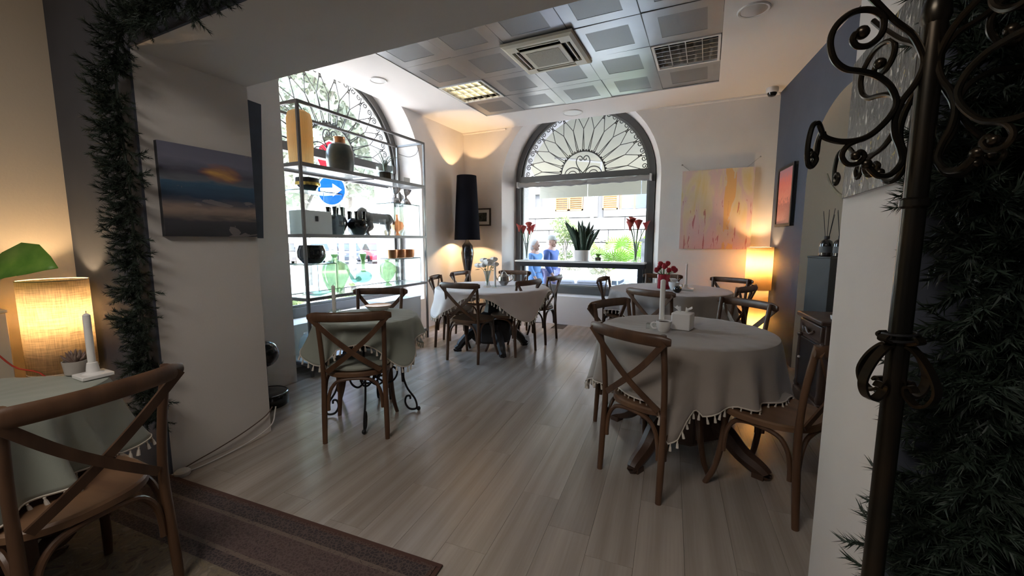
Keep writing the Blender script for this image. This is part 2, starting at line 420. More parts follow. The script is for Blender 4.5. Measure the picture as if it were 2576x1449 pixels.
# ceiling with the recessed metal tile field
GX, GY, GP = -2.9725, 5.3767, .6
def make_ceiling():
    mb = MB().box(XL-.05, GX, 1.7, YB, ZC, ZC+.16); c = struct('ceiling', mb, CEILW)
    mb = MB().box(GX+3.0, 1.5, 1.7, YB, ZC, ZC+.16); obj('ceiling_border', mb, CEILW, c, smooth=False)
    mb = MB().box(GX, GX+3.0, GY, YB, ZC, ZC+.16); obj('ceiling_border', mb, CEILW, c, smooth=False)
    mb = MB().box(GX, GX+3, 1.7, GY, ZC+.1, ZC+.16); obj('void_panel', mb, BLACKM, c, smooth=False)
    # cornice bead along the back wall and right wall
    mb = MB().tube([(XL, YB-.012, ZC-.012), (-3.0, YB-.012, ZC-.012)], .018, 6).tube([(-.68, YB-.012, ZC-.012), (.70, YB-.012, ZC-.012)], .018, 6)
    obj('cornice', mb, CEILW, c)
    s = .298
    tile = MB(); b = .115
    for (x0, x1, y0, y1) in ((-s, s, -s, -s+b), (-s, s, s-b, s), (-s, -s+b, -s+b, s-b), (s-b, s, -s+b, s-b)): tile.box(x0, x1, y0, y1, 0, .014)
    fld = MB().box(-s+b, s-b, -s+b, s-b, .002, .012)
    tm = tile.mesh('tile', False); fm = fld.mesh('perforated_field', False)
    TM = mat('ceiling_tile_metal', (.42, .415, .405), .30, metal=.72, var=.05, vscale=3)
    PM = mat('perforated_metal', (.26, .26, .255), .42, metal=.6, var=.12, vscale=420, detail=1)
    for k in range(5):
        for v in range(6):
            if (k, v) in ((0, 1), (4, 1), (2, 2)): continue
            o = link('tile', tm, TM, c, (GX+GP*(k+.5), GY-GP*(v+.5), ZC+.008+random.uniform(0, .004)), (random.uniform(-.009, .009), random.uniform(-.009, .009), 0))
            link('perforated_field', fm, PM, o)
    rails = MB()
    for k in range(6): rails.box(GX+GP*k-.0035, GX+GP*k+.0035, 1.72, GY, ZC+.010, ZC+.022)
    for v in range(7): rails.box(GX, GX+3, GY-GP*v-.0035, GY-GP*v+.0035, ZC+.010, ZC+.022)
    obj('tile_rails', rails, mat('grid_rail', (.12, .118, .115), .5, metal=.4), c, smooth=False)
    return c
make_ceiling()

# wall between the rooms with the wide opening
OY0, OY1, OXL, OXR, OZ = 1.135, 1.715, -2.68, .40, 2.285
def make_opening():
    w = struct('wall_left_pillar', MB().box(-4.0, OXL, OY0, OY1, 0, OZ), BEAMW, smooth=False)
    obj('navy_face', MB().box(-3.585, OXL, OY0-.012, OY0, 0, 3.2), NAVY, w, smooth=False)
    struct('wall_lintel', MB().box(-4.0, 1.7, OY0, OY1, OZ, 3.4), BEAMW, smooth=False)
    w = struct('wall_right_pillar', MB().box(OXR, 1.7, OY0, OY1, 0, OZ), WHITEW, smooth=False)
    obj('navy_face', MB().box(OXR, 1.7, OY0-.012, OY0, 0, 3.2), NAVY, w, smooth=False)
    obj('navy_face', MB().box(OXL, OXR, OY0-.012, OY0, OZ, 3.2), NAVY, bpy.data.objects['wall_lintel'], smooth=False)
    struct('wall_pier', MB().box(XL-.02, -3.42, OY1, 2.47, 0, ZC+.05), PLASTER, smooth=False)
    # the room the view is taken from
    struct('wall_left_lounge', MB().box(-3.75, -3.58, -2.6, OY0, 0, 3.1), mat('cream_plaster', (.62, .56, .47), .85, bump=.06, bscale=80), smooth=False)
    struct('wall_behind', MB().box(-3.75, 1.7, -2.75, -2.6, 0, 3.1), NAVY, smooth=False)
    struct('wall_right_lounge', MB().box(1.55, 1.7, -2.6, OY0, 0, 3.1), NAVY, smooth=False)
    struct('ceiling_lounge', MB().box(-3.75, 1.7, -2.75, OY0, 3.0, 3.15), CEILW, smooth=False)
make_opening()

# ================================================================== CHAIRS
FURN_SEATS = []
def chair_parts():
    P = []
    for s in (-1, 1):
        pts = spline([(s*.197, -.215, 0), (s*.195, -.203, .2), (s*.191, -.192, .44), (s*.196, -.206, .65), (s*.203, -.242, .872)], 5)
        P.append(('rear_leg', MB().tube(pts, [.0155+.002*math.sin(PI*min(1, i/12)) for i in range(len(pts))], 10), WOOD))
    rail = []
    for i in range(21):
        x = -.252+.504*i/20; q = abs(x)/.252
        rail.append((x, -.300+.048*q**2.2, .848))
    rr = [.55 if i in (0, 20) else (.86 if i in (1, 19) else 1) for i in range(21)]
    P.append(('top_rail', MB().tube(rail, rr, 12, sec=(.031, .0125), up=(0, 0, 1)), WOOD))
    for s in (-1, 1):
        pts = spline([(s*-.232, -.272, .845), (s*-.10, -.252-.004*s, .70), (s*.03, -.238-.005*s, .585), (s*.168, -.205, .475)], 5)
        P.append(('cross_slat', MB().tube(pts, 1, 4, sec=(.0045, .016), up=(0, 1, 0)), WOOD))
    out = []
    for i in range(36):
        a = 2*PI*i/36; c, q = math.cos(a), math.sin(a)
        x = .222*abs(c)**.75*(1 if c > 0 else -1); y = .212*abs(q)**.75*(1 if q > 0 else -1)
        out.append((x*(1.0+.12*y/.21), y))
    def ringp(k, z): return [(x*k, y*k, z) for x, y in out]
    sb = MB(); R = [ringp(.93, .428), ringp(1, .434), ringp(1, .456), ringp(.965, .464), ringp(.6, .459), ringp(.2, .457)]
    n = 36; vs = [p for r in R for p in r]; fs = []
    for k in range(len(R)-1):
        for i in range(n): fs.append((k*n+i, k*n+(i+1) % n, (k+1)*n+(i+1) % n, (k+1)*n+i))
    fs += [tuple(range(n)), tuple(range((len(R)-1)*n, len(R)*n))]
    P.append(('seat', sb.add(vs, fs), SEATW))
    for s in (-1, 1):
        pts = spline([(s*.178, .155, .44), (s*.183, .163, .26), (s*.196, .19, .10), (s*.212, .228, 0)], 5)
        P.append(('front_leg', MB().tube(pts, [.018-.0035*i/(len(pts)-1) for i in range(len(pts))], 10), WOOD))
    def brace(a, b):
        A, B = Vector(a), Vector(b); d = (B-A)
        f = [(.06, .215), (.065, .27), (.10, .345), (.2, .40), (.35, .418), (.5, .421), (.65, .418), (.8, .40), (.90, .345), (.935, .27), (.94, .215)]
        return MB().tube(spline([tuple(A+d*t)[:2]+(z,) for t, z in f], 3), .0115, 8)
    FL, FR, RL, RR = (-.19, .17, 0), (.19, .17, 0), (-.193, -.195, 0), (.193, -.195, 0)
    for a, b in ((FL, RL), (FR, RR), (FL, FR), (RL, RR)): P.append(('arch_brace', brace(a, b), WOOD))
    return P
def pad_mesh(h=.045):
    mb = MB(); prof = [(0, 0), (.19, 0), (.212, h*.35), (.215, h*.6), (.2, h*.95), (.12, h*1.15), (0, h*1.2)]
    mb.lathe(prof, 28, (0, 0, 0), cap=False); mb.v = [(x*1.0, y*.97, z+.4605) for x, y, z in mb.v]
    return mb.mesh('seat_pad')
PADG = mat('sage_cushion', (.33, .35, .30), .85, bump=.1, bscale=250); PADW = mat('ivory_cushion', (.72, .69, .64), .85, bump=.1, bscale=250)
def make_chairs():
    pm = [(n, b.mesh(n), m) for n, b, m in chair_parts()]; padg = pad_mesh(); padw = pad_mesh(.04)
    def place(mid, f, label, group, top=True, pad=None):
        f = Vector((f[0], f[1], 0)).normalized(); c = Vector((mid[0], mid[1], 0))+f*(.262 if top else .215)
        rz = math.atan2(-f.x, f.y)
        t = thing('cross_back_chair', label, 'chair', c, rz, group)
        for n, me, m in pm: link(n, me, m, t)
        if pad: 
            link('seat_pad', padg if pad == 'g' else padw, PADG if pad == 'g' else PADW, t)
        FURN_SEATS.append((c.x, c.y, .51 if pad else .468)); return t
    mid = lambda a, b: ((a[0]+b[0])/2, (a[1]+b[1])/2)
    gA, gB, gC, gD = 'chairs at the front round beige table', 'chairs at the small sage table', 'chairs at the big blush table', 'chairs at the back round beige table'
    place((-.329, 2.14), (.495, .869), 'brown cross-back chair with its back to the aisle at the tissue-box table', gA, False)
    place((.54, 2.285), (-.83, .55), 'brown cross-back chair half hidden by the white pillar edge', gA, False)
    place(mid((.132, 3.657), (.449, 3.366)), (-.68, -.74), 'brown cross-back chair between the tissue-box table and the glowing floor lantern', gA)
    place(mid((-.735, 2.86), (-.545, 3.23)), (.90, -.42), 'cross-back chair with ivory pad on the aisle side of the tissue-box table', gA, pad='w')
    place(mid((-.66, 3.96), (-.25, 3.77)), (.43, .90), 'cross-back chair pulled up to the red tulip table, back to the tissue-box table', gD)
    place(mid((-.74, 5.77), (-.29, 5.70)), (-.05, -1), 'cross-back chair behind the red tulip vase against the back wall', gD)
    place(mid((.10, 5.60), (.46, 5.42)), (-.47, -.88), 'cross-back chair in the corner in front of the glowing lantern, below the pink painting', gD)
    place(mid((.30, 4.45), (.47, 4.82)), (-.915, .40), 'dark cross-back chair standing sideways between the two round beige tables and the blue wall', gD)
    place(mid((-1.13, 4.72), (-1.12, 5.13)), (1, -.03), 'cross-back chair on the window side of the red tulip table', gD)
    place((-2.345, 3.658), (0, 1), 'brown cross-back chair with its back to the room at the white flower table', gC, False)
    place(mid((-3.03, 4.03), (-3.17, 4.41)), (.94, .34), 'brown cross-back chair beside the glass shelf at the white flower table', gC)
    place(mid((-3.215, 4.78), (-3.205, 5.18)), (1, -.03), 'cross-back chair in the corner under the tall black lamp', gC)
    place(mid((-2.74, 5.40), (-2.35, 5.46)), (.15, -1), 'cross-back chair between the white flower table and the arched window', gC)
    place(mid((-1.85, 4.06), (-1.765, 4.44)), (-.97, .22), 'dark cross-back chair side-on at the near aisle side of the white flower table', gC)
    place(mid((-1.74, 4.74), (-1.74, 5.14)), (-1, .02), 'dark cross-back chair with ivory pad at the window end of the white flower table', gC, pad='w')
    place((-2.03, 1.867), (-.575, .818), 'dark cross-back chair with sage pad at the small wrought-iron table', gB, False, pad='g')
    place(mid((-2.906, 2.774), (-2.54, 2.951)), (.435, -.90), 'cross-back chair between the small sage table and the glass shelf', gB)
    place(mid((-1.737, .76), (-1.664, .345)), (-.988, -.15), 'large dark cross-back chair standing on the patterned rug', 'chairs on the rug')
    place((-2.98, .24), (.92, .3), 'dark cross-back chair behind the rug table beside the linen lamp', 'chairs on the rug')
make_chairs()

# ================================================================== TABLES AND CLOTHS
TOPZ = .757
def table_top(t, r, m=DARKW): obj('tabletop', MB().lathe([(r-.012, -.03), (r-.004, -.024), (r-.004, -.006), (r-.012, 0)], 48, (0, 0, TOPZ-.006)), m, t)
def curl_foot(a, R, m, t, w=.045, top=.30):
    pts = spline([(.07, 0, top), (.16, 0, top-.05), (.28, 0, .19), (.38, 0, .10), (R-.03, 0, .055), (R+.01, 0, .03), (R, 0, .018)], 5)
    rad = [1.5-.9*i/(len(pts)-1) for i in range(len(pts))]
    mb = MB().tube(pts, rad, 8, sec=(.048, w/1.0), up=(0, 0, 1))
    mb.box(R-.05, R+.01, -.035, .035, 0, .03)
    return obj('foot', mb, m, t, rot=(0, 0, a), bevel=.004)
def pedestal_table(name, label, loc, r, rz, m=DARKW, R=.5):
    t = thing(name, label, 'table', loc, rz)
    table_top(t, r, m)
    obj('column', MB().lathe([(.22, .10), (.25, .13), (.25, .34), (.20, .39), (.10, .46), (.075, .56), (.10, .66), (.19, .70), (.2, TOPZ-.04)], 8), m, t)
    for k in range(4): curl_foot(k*PI/2, R, m, t)
    return t
def make_cloth(label, loc, R, a0, h0, h1, m, hem=True, nf=13, seed=1, tassel=True, pw=1.6, sq=None):
    """round top with a skirt; hang runs from h0 at the sides to h1 at the four corners; corner direction a0"""
    rg = random.Random(seed); ph = [rg.uniform(0, 6.28) for _ in range(4)]
    n = 200; Z = TOPZ+.006
    def RF(th):
        if sq is None: return R
        c, q = abs(math.cos(th-sq)), abs(math.sin(th-sq)); return R/((c**7+q**7)**(1/7))
    def hang(th):
        q = abs(math.cos(2*(th-a0)))**1.0 if math.cos(2*(th-a0)) > 0 else 0
        q = (.5+.5*math.cos(4*(th-a0)))**pw
        return h0+(h1-h0)*q, q
    def pos(th, t):
        h, q = hang(th)
        fold = math.sin(nf*th+ph[0]+1.6*math.sin(3*th+ph[1]))*.55+math.sin(round(nf*.55)*th+ph[2])*.6; fold = fold*abs(fold)**.2
        rr = RF(th)+.010+.012*min(1, t*6)+(.020+.055*q)*t*t*(.5+.5*h/.4)+fold*.056*t**.9*(min(1, h/.2))+.01*math.sin(5*th+ph[3])*t
        z = Z-h*t-.004
        x, y = rr*math.cos(th), rr*math.sin(th)
        for sx, sy, sz in FURN_SEATS:
            dx, dy = loc[0]+x-sx, loc[1]+y-sy
            d2 = math.hypot(dx, dy)
            if d2 < .265 and z < sz+.012:
                k = max(0, min(1, (.265-d2)/.05)); z = z+(sz+.012+.02*(1-t)-z)*k
        return (x, y, z)
    mb = MB(); vs = []; rings = []
    for r in (0.02, R*.5, R*.9, R): rings.append([(r/R*RF(2*PI*i/n)*math.cos(2*PI*i/n), r/R*RF(2*PI*i/n)*math.sin(2*PI*i/n), Z+.0012*math.sin(7*i*.11+r*9)) for i in range(n)])
    rings.append([((RF(2*PI*i/n)+.007)*math.cos(2*PI*i/n), (RF(2*PI*i/n)+.007)*math.sin(2*PI*i/n), Z-.003) for i in range(n)])
    for j in range(1, 17): rings.append([pos(2*PI*i/n, j/16) for i in range(n)])
    fs = []
    for k in range(len(rings)-1):
        for i in range(n): fs.append((k*n+i, k*n+(i+1) % n, (k+1)*n+(i+1) % n, (k+1)*n+i))
    fs.append(tuple(range(n)))
    mb.add([p for r in rings for p in r], fs)
    t = thing('tablecloth', label, 'tablecloth', loc)
    o = obj('cloth_sheet', mb, m, t, solid=.0025)
    hp = rings[-1]
    if hem: obj('hem_band', MB().tube(hp, .004, 5, closed=True), TASSEL, t)
    if tassel:
        tm = MB().lathe([(.002, 0), (.0045, -.004), (.003, -.009), (.0055, -.016), (.0075, -.038), (.001, -.04)], 7).mesh('tassel')
        acc = 0; last = Vector(hp[0])
        for i in range(1, n*2):
            a, b = hp[(i//2) % n], hp[(i//2+1) % n]; p = Vector(a).lerp(Vector(b), .5*(i % 2)); acc += (p-last).length; last = p
            if acc > .036:
                acc = 0; link('tassel', tm, TASSEL, t, p-Vector((0, 0, .003)), (random.uniform(-.25, .25), random.uniform(-.25, .25), 0))
    return t
def make_tables():
    pedestal_table('pedestal_table', 'dark wooden pedestal table with curled feet under the cloth with the tissue box', (-.105, 2.74, 0), .51, math.radians(-115), R=.5)
    make_cloth('plain beige tasselled cloth on the round table with tissue box and white cup', (-.105, 2.74, 0), .505, math.radians(-100), .30, .47, CLOTHB, seed=3, nf=15)
    pedestal_table('pedestal_table', 'dark wooden pedestal table under the cloth with the red tulips', (-.376, 5.0, 0), .65, math.radians(-60), R=.45)
    make_cloth('beige tasselled cloth on the round table with the red tulips', (-.376, 5.0, 0), .65, math.radians(-95), .22, .44, CLOTHB, seed=8, nf=16)
    t = pedestal_table('pedestal_table', 'dark trestle pedestal table under the cloth with white flowers', (-2.34, 4.33, 0), .665, math.radians(45), mat('black_stained_oak', (.02, .018, .018), .5, var=.2), R=.44)
    make_cloth('pale blush tasselled cloth on the table with white flowers', (-2.34, 4.33, 0), .665, math.radians(-121), .035, .30, CLOTHP, seed=5, nf=14, pw=1.3)
    t = thing('iron_table', 'small round table on black wrought-iron scroll legs', 'table', (-2.25, 2.235, 0), math.radians(-10)); t.scale = (.86, .86, 1)
    table_top(t, .40)
    for k in range(4):
        mb = MB(); 
        mb.tube(spline([(.10, 0, .70), (.22, 0, .62), (.30, 0, .48), (.27, 0, .33), (.30, 0, .20), (.37, 0, .10), (.385, 0, .03), (.35, 0, .016), (.31, 0, .03), (.285, 0, .075), (.295, 0, .12), (.325, 0, .125), (.33, 0, .10)], 5), .0085, 8)
        mb.sphere((.40, 0, .02), .018, 10, 8)
        obj('scroll_leg', mb, IRON, t, rot=(0, 0, PI/4+k*PI/2))
    def spir(c, r, tn, a0, s=1): return [(c[0]+s*r*(1-.82*i/40)*math.cos(a0+tn*2*PI*i/40), 0, c[1]+r*(1-.82*i/40)*math.sin(a0+tn*2*PI*i/40)) for i in range(41)]
    for k in range(4):
        mb = MB(); mb.tube(spir((.06, .33), .105, 1.5, PI*1.05), .008, 7)
        mb.tube(spline([(-.045, 0, .30), (-.16, 0, .26), (-.24, 0, .30), (-.27, 0, .36), (-.23, 0, .39), (-.205, 0, .36)], 5), .008, 7)
        obj('scroll_stretcher', mb, IRON, t, rot=(0, 0, k*PI/2+.3))
    obj('lower_tray', MB().lathe([(.0, .47), (.21, .47), (.225, .49), (.225, .50), (.215, .5), (.2, .482), (0, .48)], 32), IRON, t)
    make_cloth('sage green tasselled cloth on the small table beside the glass shelf', (-2.25, 2.235, 0), .345, math.radians(-13), .125, .30, CLOTHG, seed=12, nf=12)
    pedestal_table('pedestal_table', 'dark pedestal table standing on the patterned rug', (-2.295, .27, 0), .37, math.radians(20), R=.34)
    make_cloth('sage tasselled cloth on the table standing on the rug', (-2.295, .27, 0), .375, math.radians(34.6+45), .27, .31, CLOTHG, seed=21, nf=12, sq=math.radians(34.6))
make_tables()

# ================================================================== CEILING FITTINGS
WARM = (1, .66, .34)
def louvre_light(k, v, lit, label):
    t = thing('louvre_light', label, 'ceiling light', (GX+GP*(k+.5), GY-GP*(v+.5), ZC), 0 if lit else PI/2)
    s = .292
    mb = MB()
    for (x0, x1, y0, y1) in ((-s, s, -s, -s+.022), (-s, s, s-.022, s), (-s, -s+.022, -s+.022, s-.022), (s-.022, s, -s+.022, s-.022)): mb.box(x0, x1, y0, y1, 0, .02)
    obj('light_frame', mb, mat('white_enamel', (.75, .73, .70), .4), t, smooth=False)
    obj('reflector_tray', MB().box(-s, s, -s, s, .075, .085), mat('mirror_reflector', (.55, .55, .54), .22, metal=.9), t, smooth=False)
    TUBE = emit('fluorescent_tube_lit', (1, .86, .52), .55) if lit else mat('fluorescent_tube_off', (.6, .6, .58), .3)
    for i in range(4):
        y = -.21+.14*i; obj('lamp_tube', MB().tube([(-.27, y, .058), (.27, y, .058)], .013, 10), TUBE, t)
    LM = mat('louvre_aluminium', (.6, .6, .58), .25, metal=.85)
    cb = MB().box(-.0035, .0035, -.27, .27, .004, .040).mesh('louvre_slat', False); lb = MB().box(-.27, .27, -.004, .004, .004, .042).mesh('louvre_spine', False)
    for i in range(6): link('louvre_slat', cb, LM, t, (-.225+.09*i, 0, 0), (0, .12, 0))
    for i in range(3): link('louvre_spine', lb, LM, t, (0, -.14+.14*i, 0))
    return t
louvre_light(0, 1, True, 'lit square louvre light in the metal tile ceiling above the shelf side')
louvre_light(4, 1, False, 'unlit square louvre light in the metal tile ceiling beside the round speaker')
def air_con():
    CR = mat('aged_cream_plastic', (.60, .56, .44), .45)
    t = thing('air_conditioner', 'cream four-way air conditioner cassette in the metal tile ceiling', 'air conditioner', (-1.4725, 3.877, ZC))
    mb = MB()
    A = [(-.345, -.345), (.345, -.345), (.345, .345), (-.345, .345)]; zz = [.0, -.022, -.036, -.036, -.01, .03]; rr = [1, .985, .90, .82, .62, .60]
    rings = [[(x*r, y*r, z) for x, y in A] for r, z in zip(rr, zz)]
    # sloped outer frame, corner blocks left solid, slots recessed between them
    for k in range(3):
        for i in range(4):
            j = (i+1) % 4; mb.quad(rings[k][i], rings[k][j], rings[k+1][j], rings[k+1][i])
    q = .283; p = .205
    for i in range(4):
        R_ = Matrix.Rotation(i*PI/2, 4, 'Z')
        f = lambda x, y, z: tuple(R_ @ Vector((x, y, z)))
        for (x0, x1) in ((-q, -p), ): mb.quad(f(-q, -q, -.036), f(-p, -q, -.036), f(-p, -p, -.036), f(-q, -p, -.036))
        mb.quad(f(-p, -p, -.036), f(p, -p, -.036), f(p, -p, .03), f(-p, -p, .03)); mb.quad(f(-p, -q, -.036), f(-p, -p, -.036), f(-p, -p, .03), f(-p, -q, .03))
        mb.quad(f(p, -q, -.036), f(p, -p, -.036), f(p, -p, .03), f(p, -q, .03)); mb.quad(f(-p, -q, -.036), f(p, -q, -.036), f(p, -q, .03), f(-p, -q, .03))
    obj('cassette_frame', mb, CR, t, smooth=False)
    for i in range(4):
        R_ = Matrix.Rotation(i*PI/2, 4, 'Z')
        obj('air_slot', MB().box(-p, p, -q, -p, -.006, .0).xform(R_), BLACKM, t, smooth=False)
        obj('flap', MB().box(-p+.01, p-.01, -q+.03, -q+.042, -.032, -.012).xform(R_), CR, t, smooth=False)
    obj('return_panel', MB().box(-p, p, -p, p, -.042, .0), CR, t, smooth=False, bevel=.006)
    g = obj('return_grille', MB().box(-.16, .16, -.16, .16, -.045, -.040), mat('grille_beige', (.30, .275, .21), .6, var=.25, vscale=260, detail=1), t, smooth=False)
air_con()
def round_fitting(name, label, loc, r, m, dome):
    t = thing(name, label, 'speaker' if dome else 'downlight', (loc[0], loc[1], ZC))
    obj('rim', MB().lathe([(r*.82, -.001), (r*.84, -.010), (r*.95, -.012), (r, -.006), (r, 0)], 36), mat('fitting_white', (.68, .65, .61), .5), t)
    obj('face', MB().lathe([(0, -.02 if dome else -.010), (r*.5, -.016 if dome else -.009), (r*.84, -.006)], 36), m, t)
FROST = mat('frosted_cover', (.78, .76, .72), .35)
round_fitting('downlight', 'round recessed downlight in the ceiling next to the shelf window', (-3.42, 3.68), .095, FROST, False)
round_fitting('downlight', 'round recessed downlight in the ceiling above the awning window', (-1.80, 5.74), .145, FROST, False)
round_fitting('ceiling_speaker', 'round white ceiling speaker beside the unlit louvre light', (.235, 3.87), .115, mat('speaker_mesh', (.55, .50, .46), .7), True)
def dome_camera():
    t = thing('security_camera', 'small white dome security camera in the ceiling corner above the pink painting', 'camera', (.60, 5.85, ZC))
    obj('base', MB().lathe([(.062, 0), (.066, -.012), (.064, -.045), (.056, -.058)], 28), mat('camera_white', (.72, .69, .65), .35), t)
    obj('dome', MB().lathe([(.050, -.056), (.047, -.075), (.034, -.094), (.0, -.103)], 28), BLACKG, t)
dome_camera()

# ================================================================== PICTURES
def paint_mat(name, fn):
    m, nt, b = _base(name); b.inputs['Roughness'].default_value = .55
    fn(nt.nodes, nt.links, b); return m
def ramp(N, L, src, stops):
    r = N.new('ShaderNodeValToRGB'); e = r.color_ramp.elements
    while len(e) < len(stops): e.new(.5)
    for q, (p, c) in zip(e, stops): q.position = p; q.color = (*c, 1)
    L.new(src, r.inputs[0]); return r.outputs[0]
def nz(N, L, vec, sc, scale=1, detail=4, dist=0.):
    mp = N.new('ShaderNodeMapping'); mp.inputs['Scale'].default_value = sc; L.new(vec, mp.inputs[0])
    n = N.new('ShaderNodeTexNoise'); n.inputs['Scale'].default_value = scale; n.inputs['Detail'].default_value = detail; n.inputs['Distortion'].default_value = dist
    L.new(mp.outputs[0], n.inputs['Vector']); return n.outputs[0]
def mth(N, L, op, a, b=None):
    m = N.new('ShaderNodeMath'); m.operation = op
    for i, q in enumerate((a, b)):
        if q is None: continue
        if isinstance(q, (int, float)): m.inputs[i].default_value = q
        else: L.new(q, m.inputs[i])
    return m.outputs[0]
def mixc(N, L, f, a, b):
    m = N.new('ShaderNodeMix'); m.data_type = 'RGBA'
    if isinstance(f, (int, float)): m.inputs[0].default_value = f
    else: L.new(f, m.inputs[0])
    for i, q in ((6, a), (7, b)):
        if isinstance(q, tuple): m.inputs[i].default_value = (*q, 1)
        else: L.new(q, m.inputs[i])
    return m.outputs[2]
def seascape(N, L, b):
    tc = N.new('ShaderNodeTexCoord'); v = tc.outputs['Generated']; sx = N.new('ShaderNodeSeparateXYZ'); L.new(v, sx.inputs[0])
    n = nz(N, L, v, (3, 3, 14), 1, 5, .6); n2 = nz(N, L, v, (2.2, 2, 7), 1, 4, .8)
    z = mth(N, L, 'ADD', sx.outputs[2], mth(N, L, 'MULTIPLY', mth(N, L, 'SUBTRACT', n, .5), .14))
    base = ramp(N, L, z, [(0, (.03, .03, .035)), (.18, (.06, .06, .07)), (.3, (.34, .25, .20)), (.38, (.12, .11, .13)), (.44, (.03, .06, .11)), (.60, (.05, .12, .20)), (.63, (.16, .17, .2)), (.72, (.08, .08, .11)), (.85, (.20, .20, .27)), (1, (.17, .17, .24))])
    st = mth(N, L, 'GREATER_THAN', n2, .64); base = mixc(N, L, mth(N, L, 'MULTIPLY', st, .55), base, (.30, .26, .25))
    dx = mth(N, L, 'MULTIPLY', mth(N, L, 'SUBTRACT', sx.outputs[0], .64), 3.6); dz = mth(N, L, 'MULTIPLY', mth(N, L, 'SUBTRACT', sx.outputs[2], .74), 7.5)
    d = mth(N, L, 'ADD', mth(N, L, 'POWER', mth(N, L, 'ABSOLUTE', dx), 2), mth(N, L, 'POWER', mth(N, L, 'ABSOLUTE', dz), 2))
    d = mth(N, L, 'ADD', d, mth(N, L, 'MULTIPLY', mth(N, L, 'SUBTRACT', n2, .5), 1.6))
    sun = ramp(N, L, d, [(0, (1, 1, 1)), (.75, (0, 0, 0))]); col = ramp(N, L, d, [(0, (.75, .42, .12)), (.5, (.40, .13, .06))])
    base = mixc(N, L, sun, base, col); L.new(base, b.inputs['Base Color'])
def pinkart(N, L, b):
    tc = N.new('ShaderNodeTexCoord'); v = tc.outputs['Generated']; sx = N.new('ShaderNodeSeparateXYZ'); L.new(v, sx.inputs[0])
    n = nz(N, L, v, (7, 3, 2.2), 1, 6, .7); n2 = nz(N, L, v, (24, 3, 4), 1, 5, .5); n3 = nz(N, L, v, (13, 3, 3), 1, 4, .3)
    base = ramp(N, L, n, [(.3, (.68, .53, .24)), (.46, (.70, .58, .40)), (.54, (.66, .49, .46)), (.68, (.70, .48, .46))])
    low = mth(N, L, 'SUBTRACT', 1.0, sx.outputs[2]); base = mixc(N, L, mth(N, L, 'MULTIPLY', mth(N, L, 'POWER', low, 3), .85), base, (.62, .36, .34))
    dx = mth(N, L, 'ABSOLUTE', mth(N, L, 'SUBTRACT', sx.outputs[0], .69)); og = mth(N, L, 'GREATER_THAN', mth(N, L, 'SUBTRACT', mth(N, L, 'ADD', .085, mth(N, L, 'MULTIPLY', n3, .06)), dx), .04)
    base = mixc(N, L, mth(N, L, 'MULTIPLY', og, mth(N, L, 'GREATER_THAN', n, .5)), base, (.72, .42, .17))
    st = mth(N, L, 'MULTIPLY', mth(N, L, 'GREATER_THAN', n2, .63), mth(N, L, 'LESS_THAN', sx.outputs[2], .62)); base = mixc(N, L, mth(N, L, 'MULTIPLY', st, .75), base, (.42, .08, .09))
    L.new(base, b.inputs['Base Color'])
def redart(N, L, b):
    tc = N.new('ShaderNodeTexCoord'); v = tc.outputs['Generated']; sx = N.new('ShaderNodeSeparateXYZ'); L.new(v, sx.inputs[0])
    n = nz(N, L, v, (14, 3, 14), 1, 6, .6); z = mth(N, L, 'ADD', sx.outputs[2], mth(N, L, 'MULTIPLY', mth(N, L, 'SUBTRACT', n, .5), .5))
    base = ramp(N, L, z, [(0, (.45, .22, .18)), (.35, (.38, .13, .11)), (.48, (.72, .25, .18)), (.75, (.70, .17, .14)), (1, (.42, .22, .27))]); L.new(base, b.inputs['Base Color'])
def silverart(N, L, b):
    tc = N.new('ShaderNodeTexCoord'); v = tc.outputs['Generated']
    n = nz(N, L, v, (20, 4, 7), 1, 8, 1.6); n2 = nz(N, L, v, (9, 4, 9), 1, 6, 2.)
    base = ramp(N, L, n, [(.40, (.045, .045, .042)), (.60, (.13, .13, .125)), (.66, (.75, .74, .70))]); base = mixc(N, L, mth(N, L, 'GREATER_THAN', n2, .68), base, (.45, .36, .10))
    L.new(base, b.inputs['Base Color']); b.inputs['Metallic'].default_value = .15; b.inputs['Roughness'].default_value = .3
    bp = N.new('ShaderNodeBump'); bp.inputs['Strength'].default_value = .9; bp.inputs['Distance'].default_value = .012; L.new(n, bp.inputs['Height']); L.new(bp.outputs[0], b.inputs['Normal'])
def photoart(N, L, b):
    tc = N.new('ShaderNodeTexCoord'); v = tc.outputs['Generated']; n = nz(N, L, v, (9, 2, 3), 1, 4)
    L.new(ramp(N, L, n, [(.4, (.015, .02, .018)), (.7, (.12, .13, .11))]), b.inputs['Base Color'])
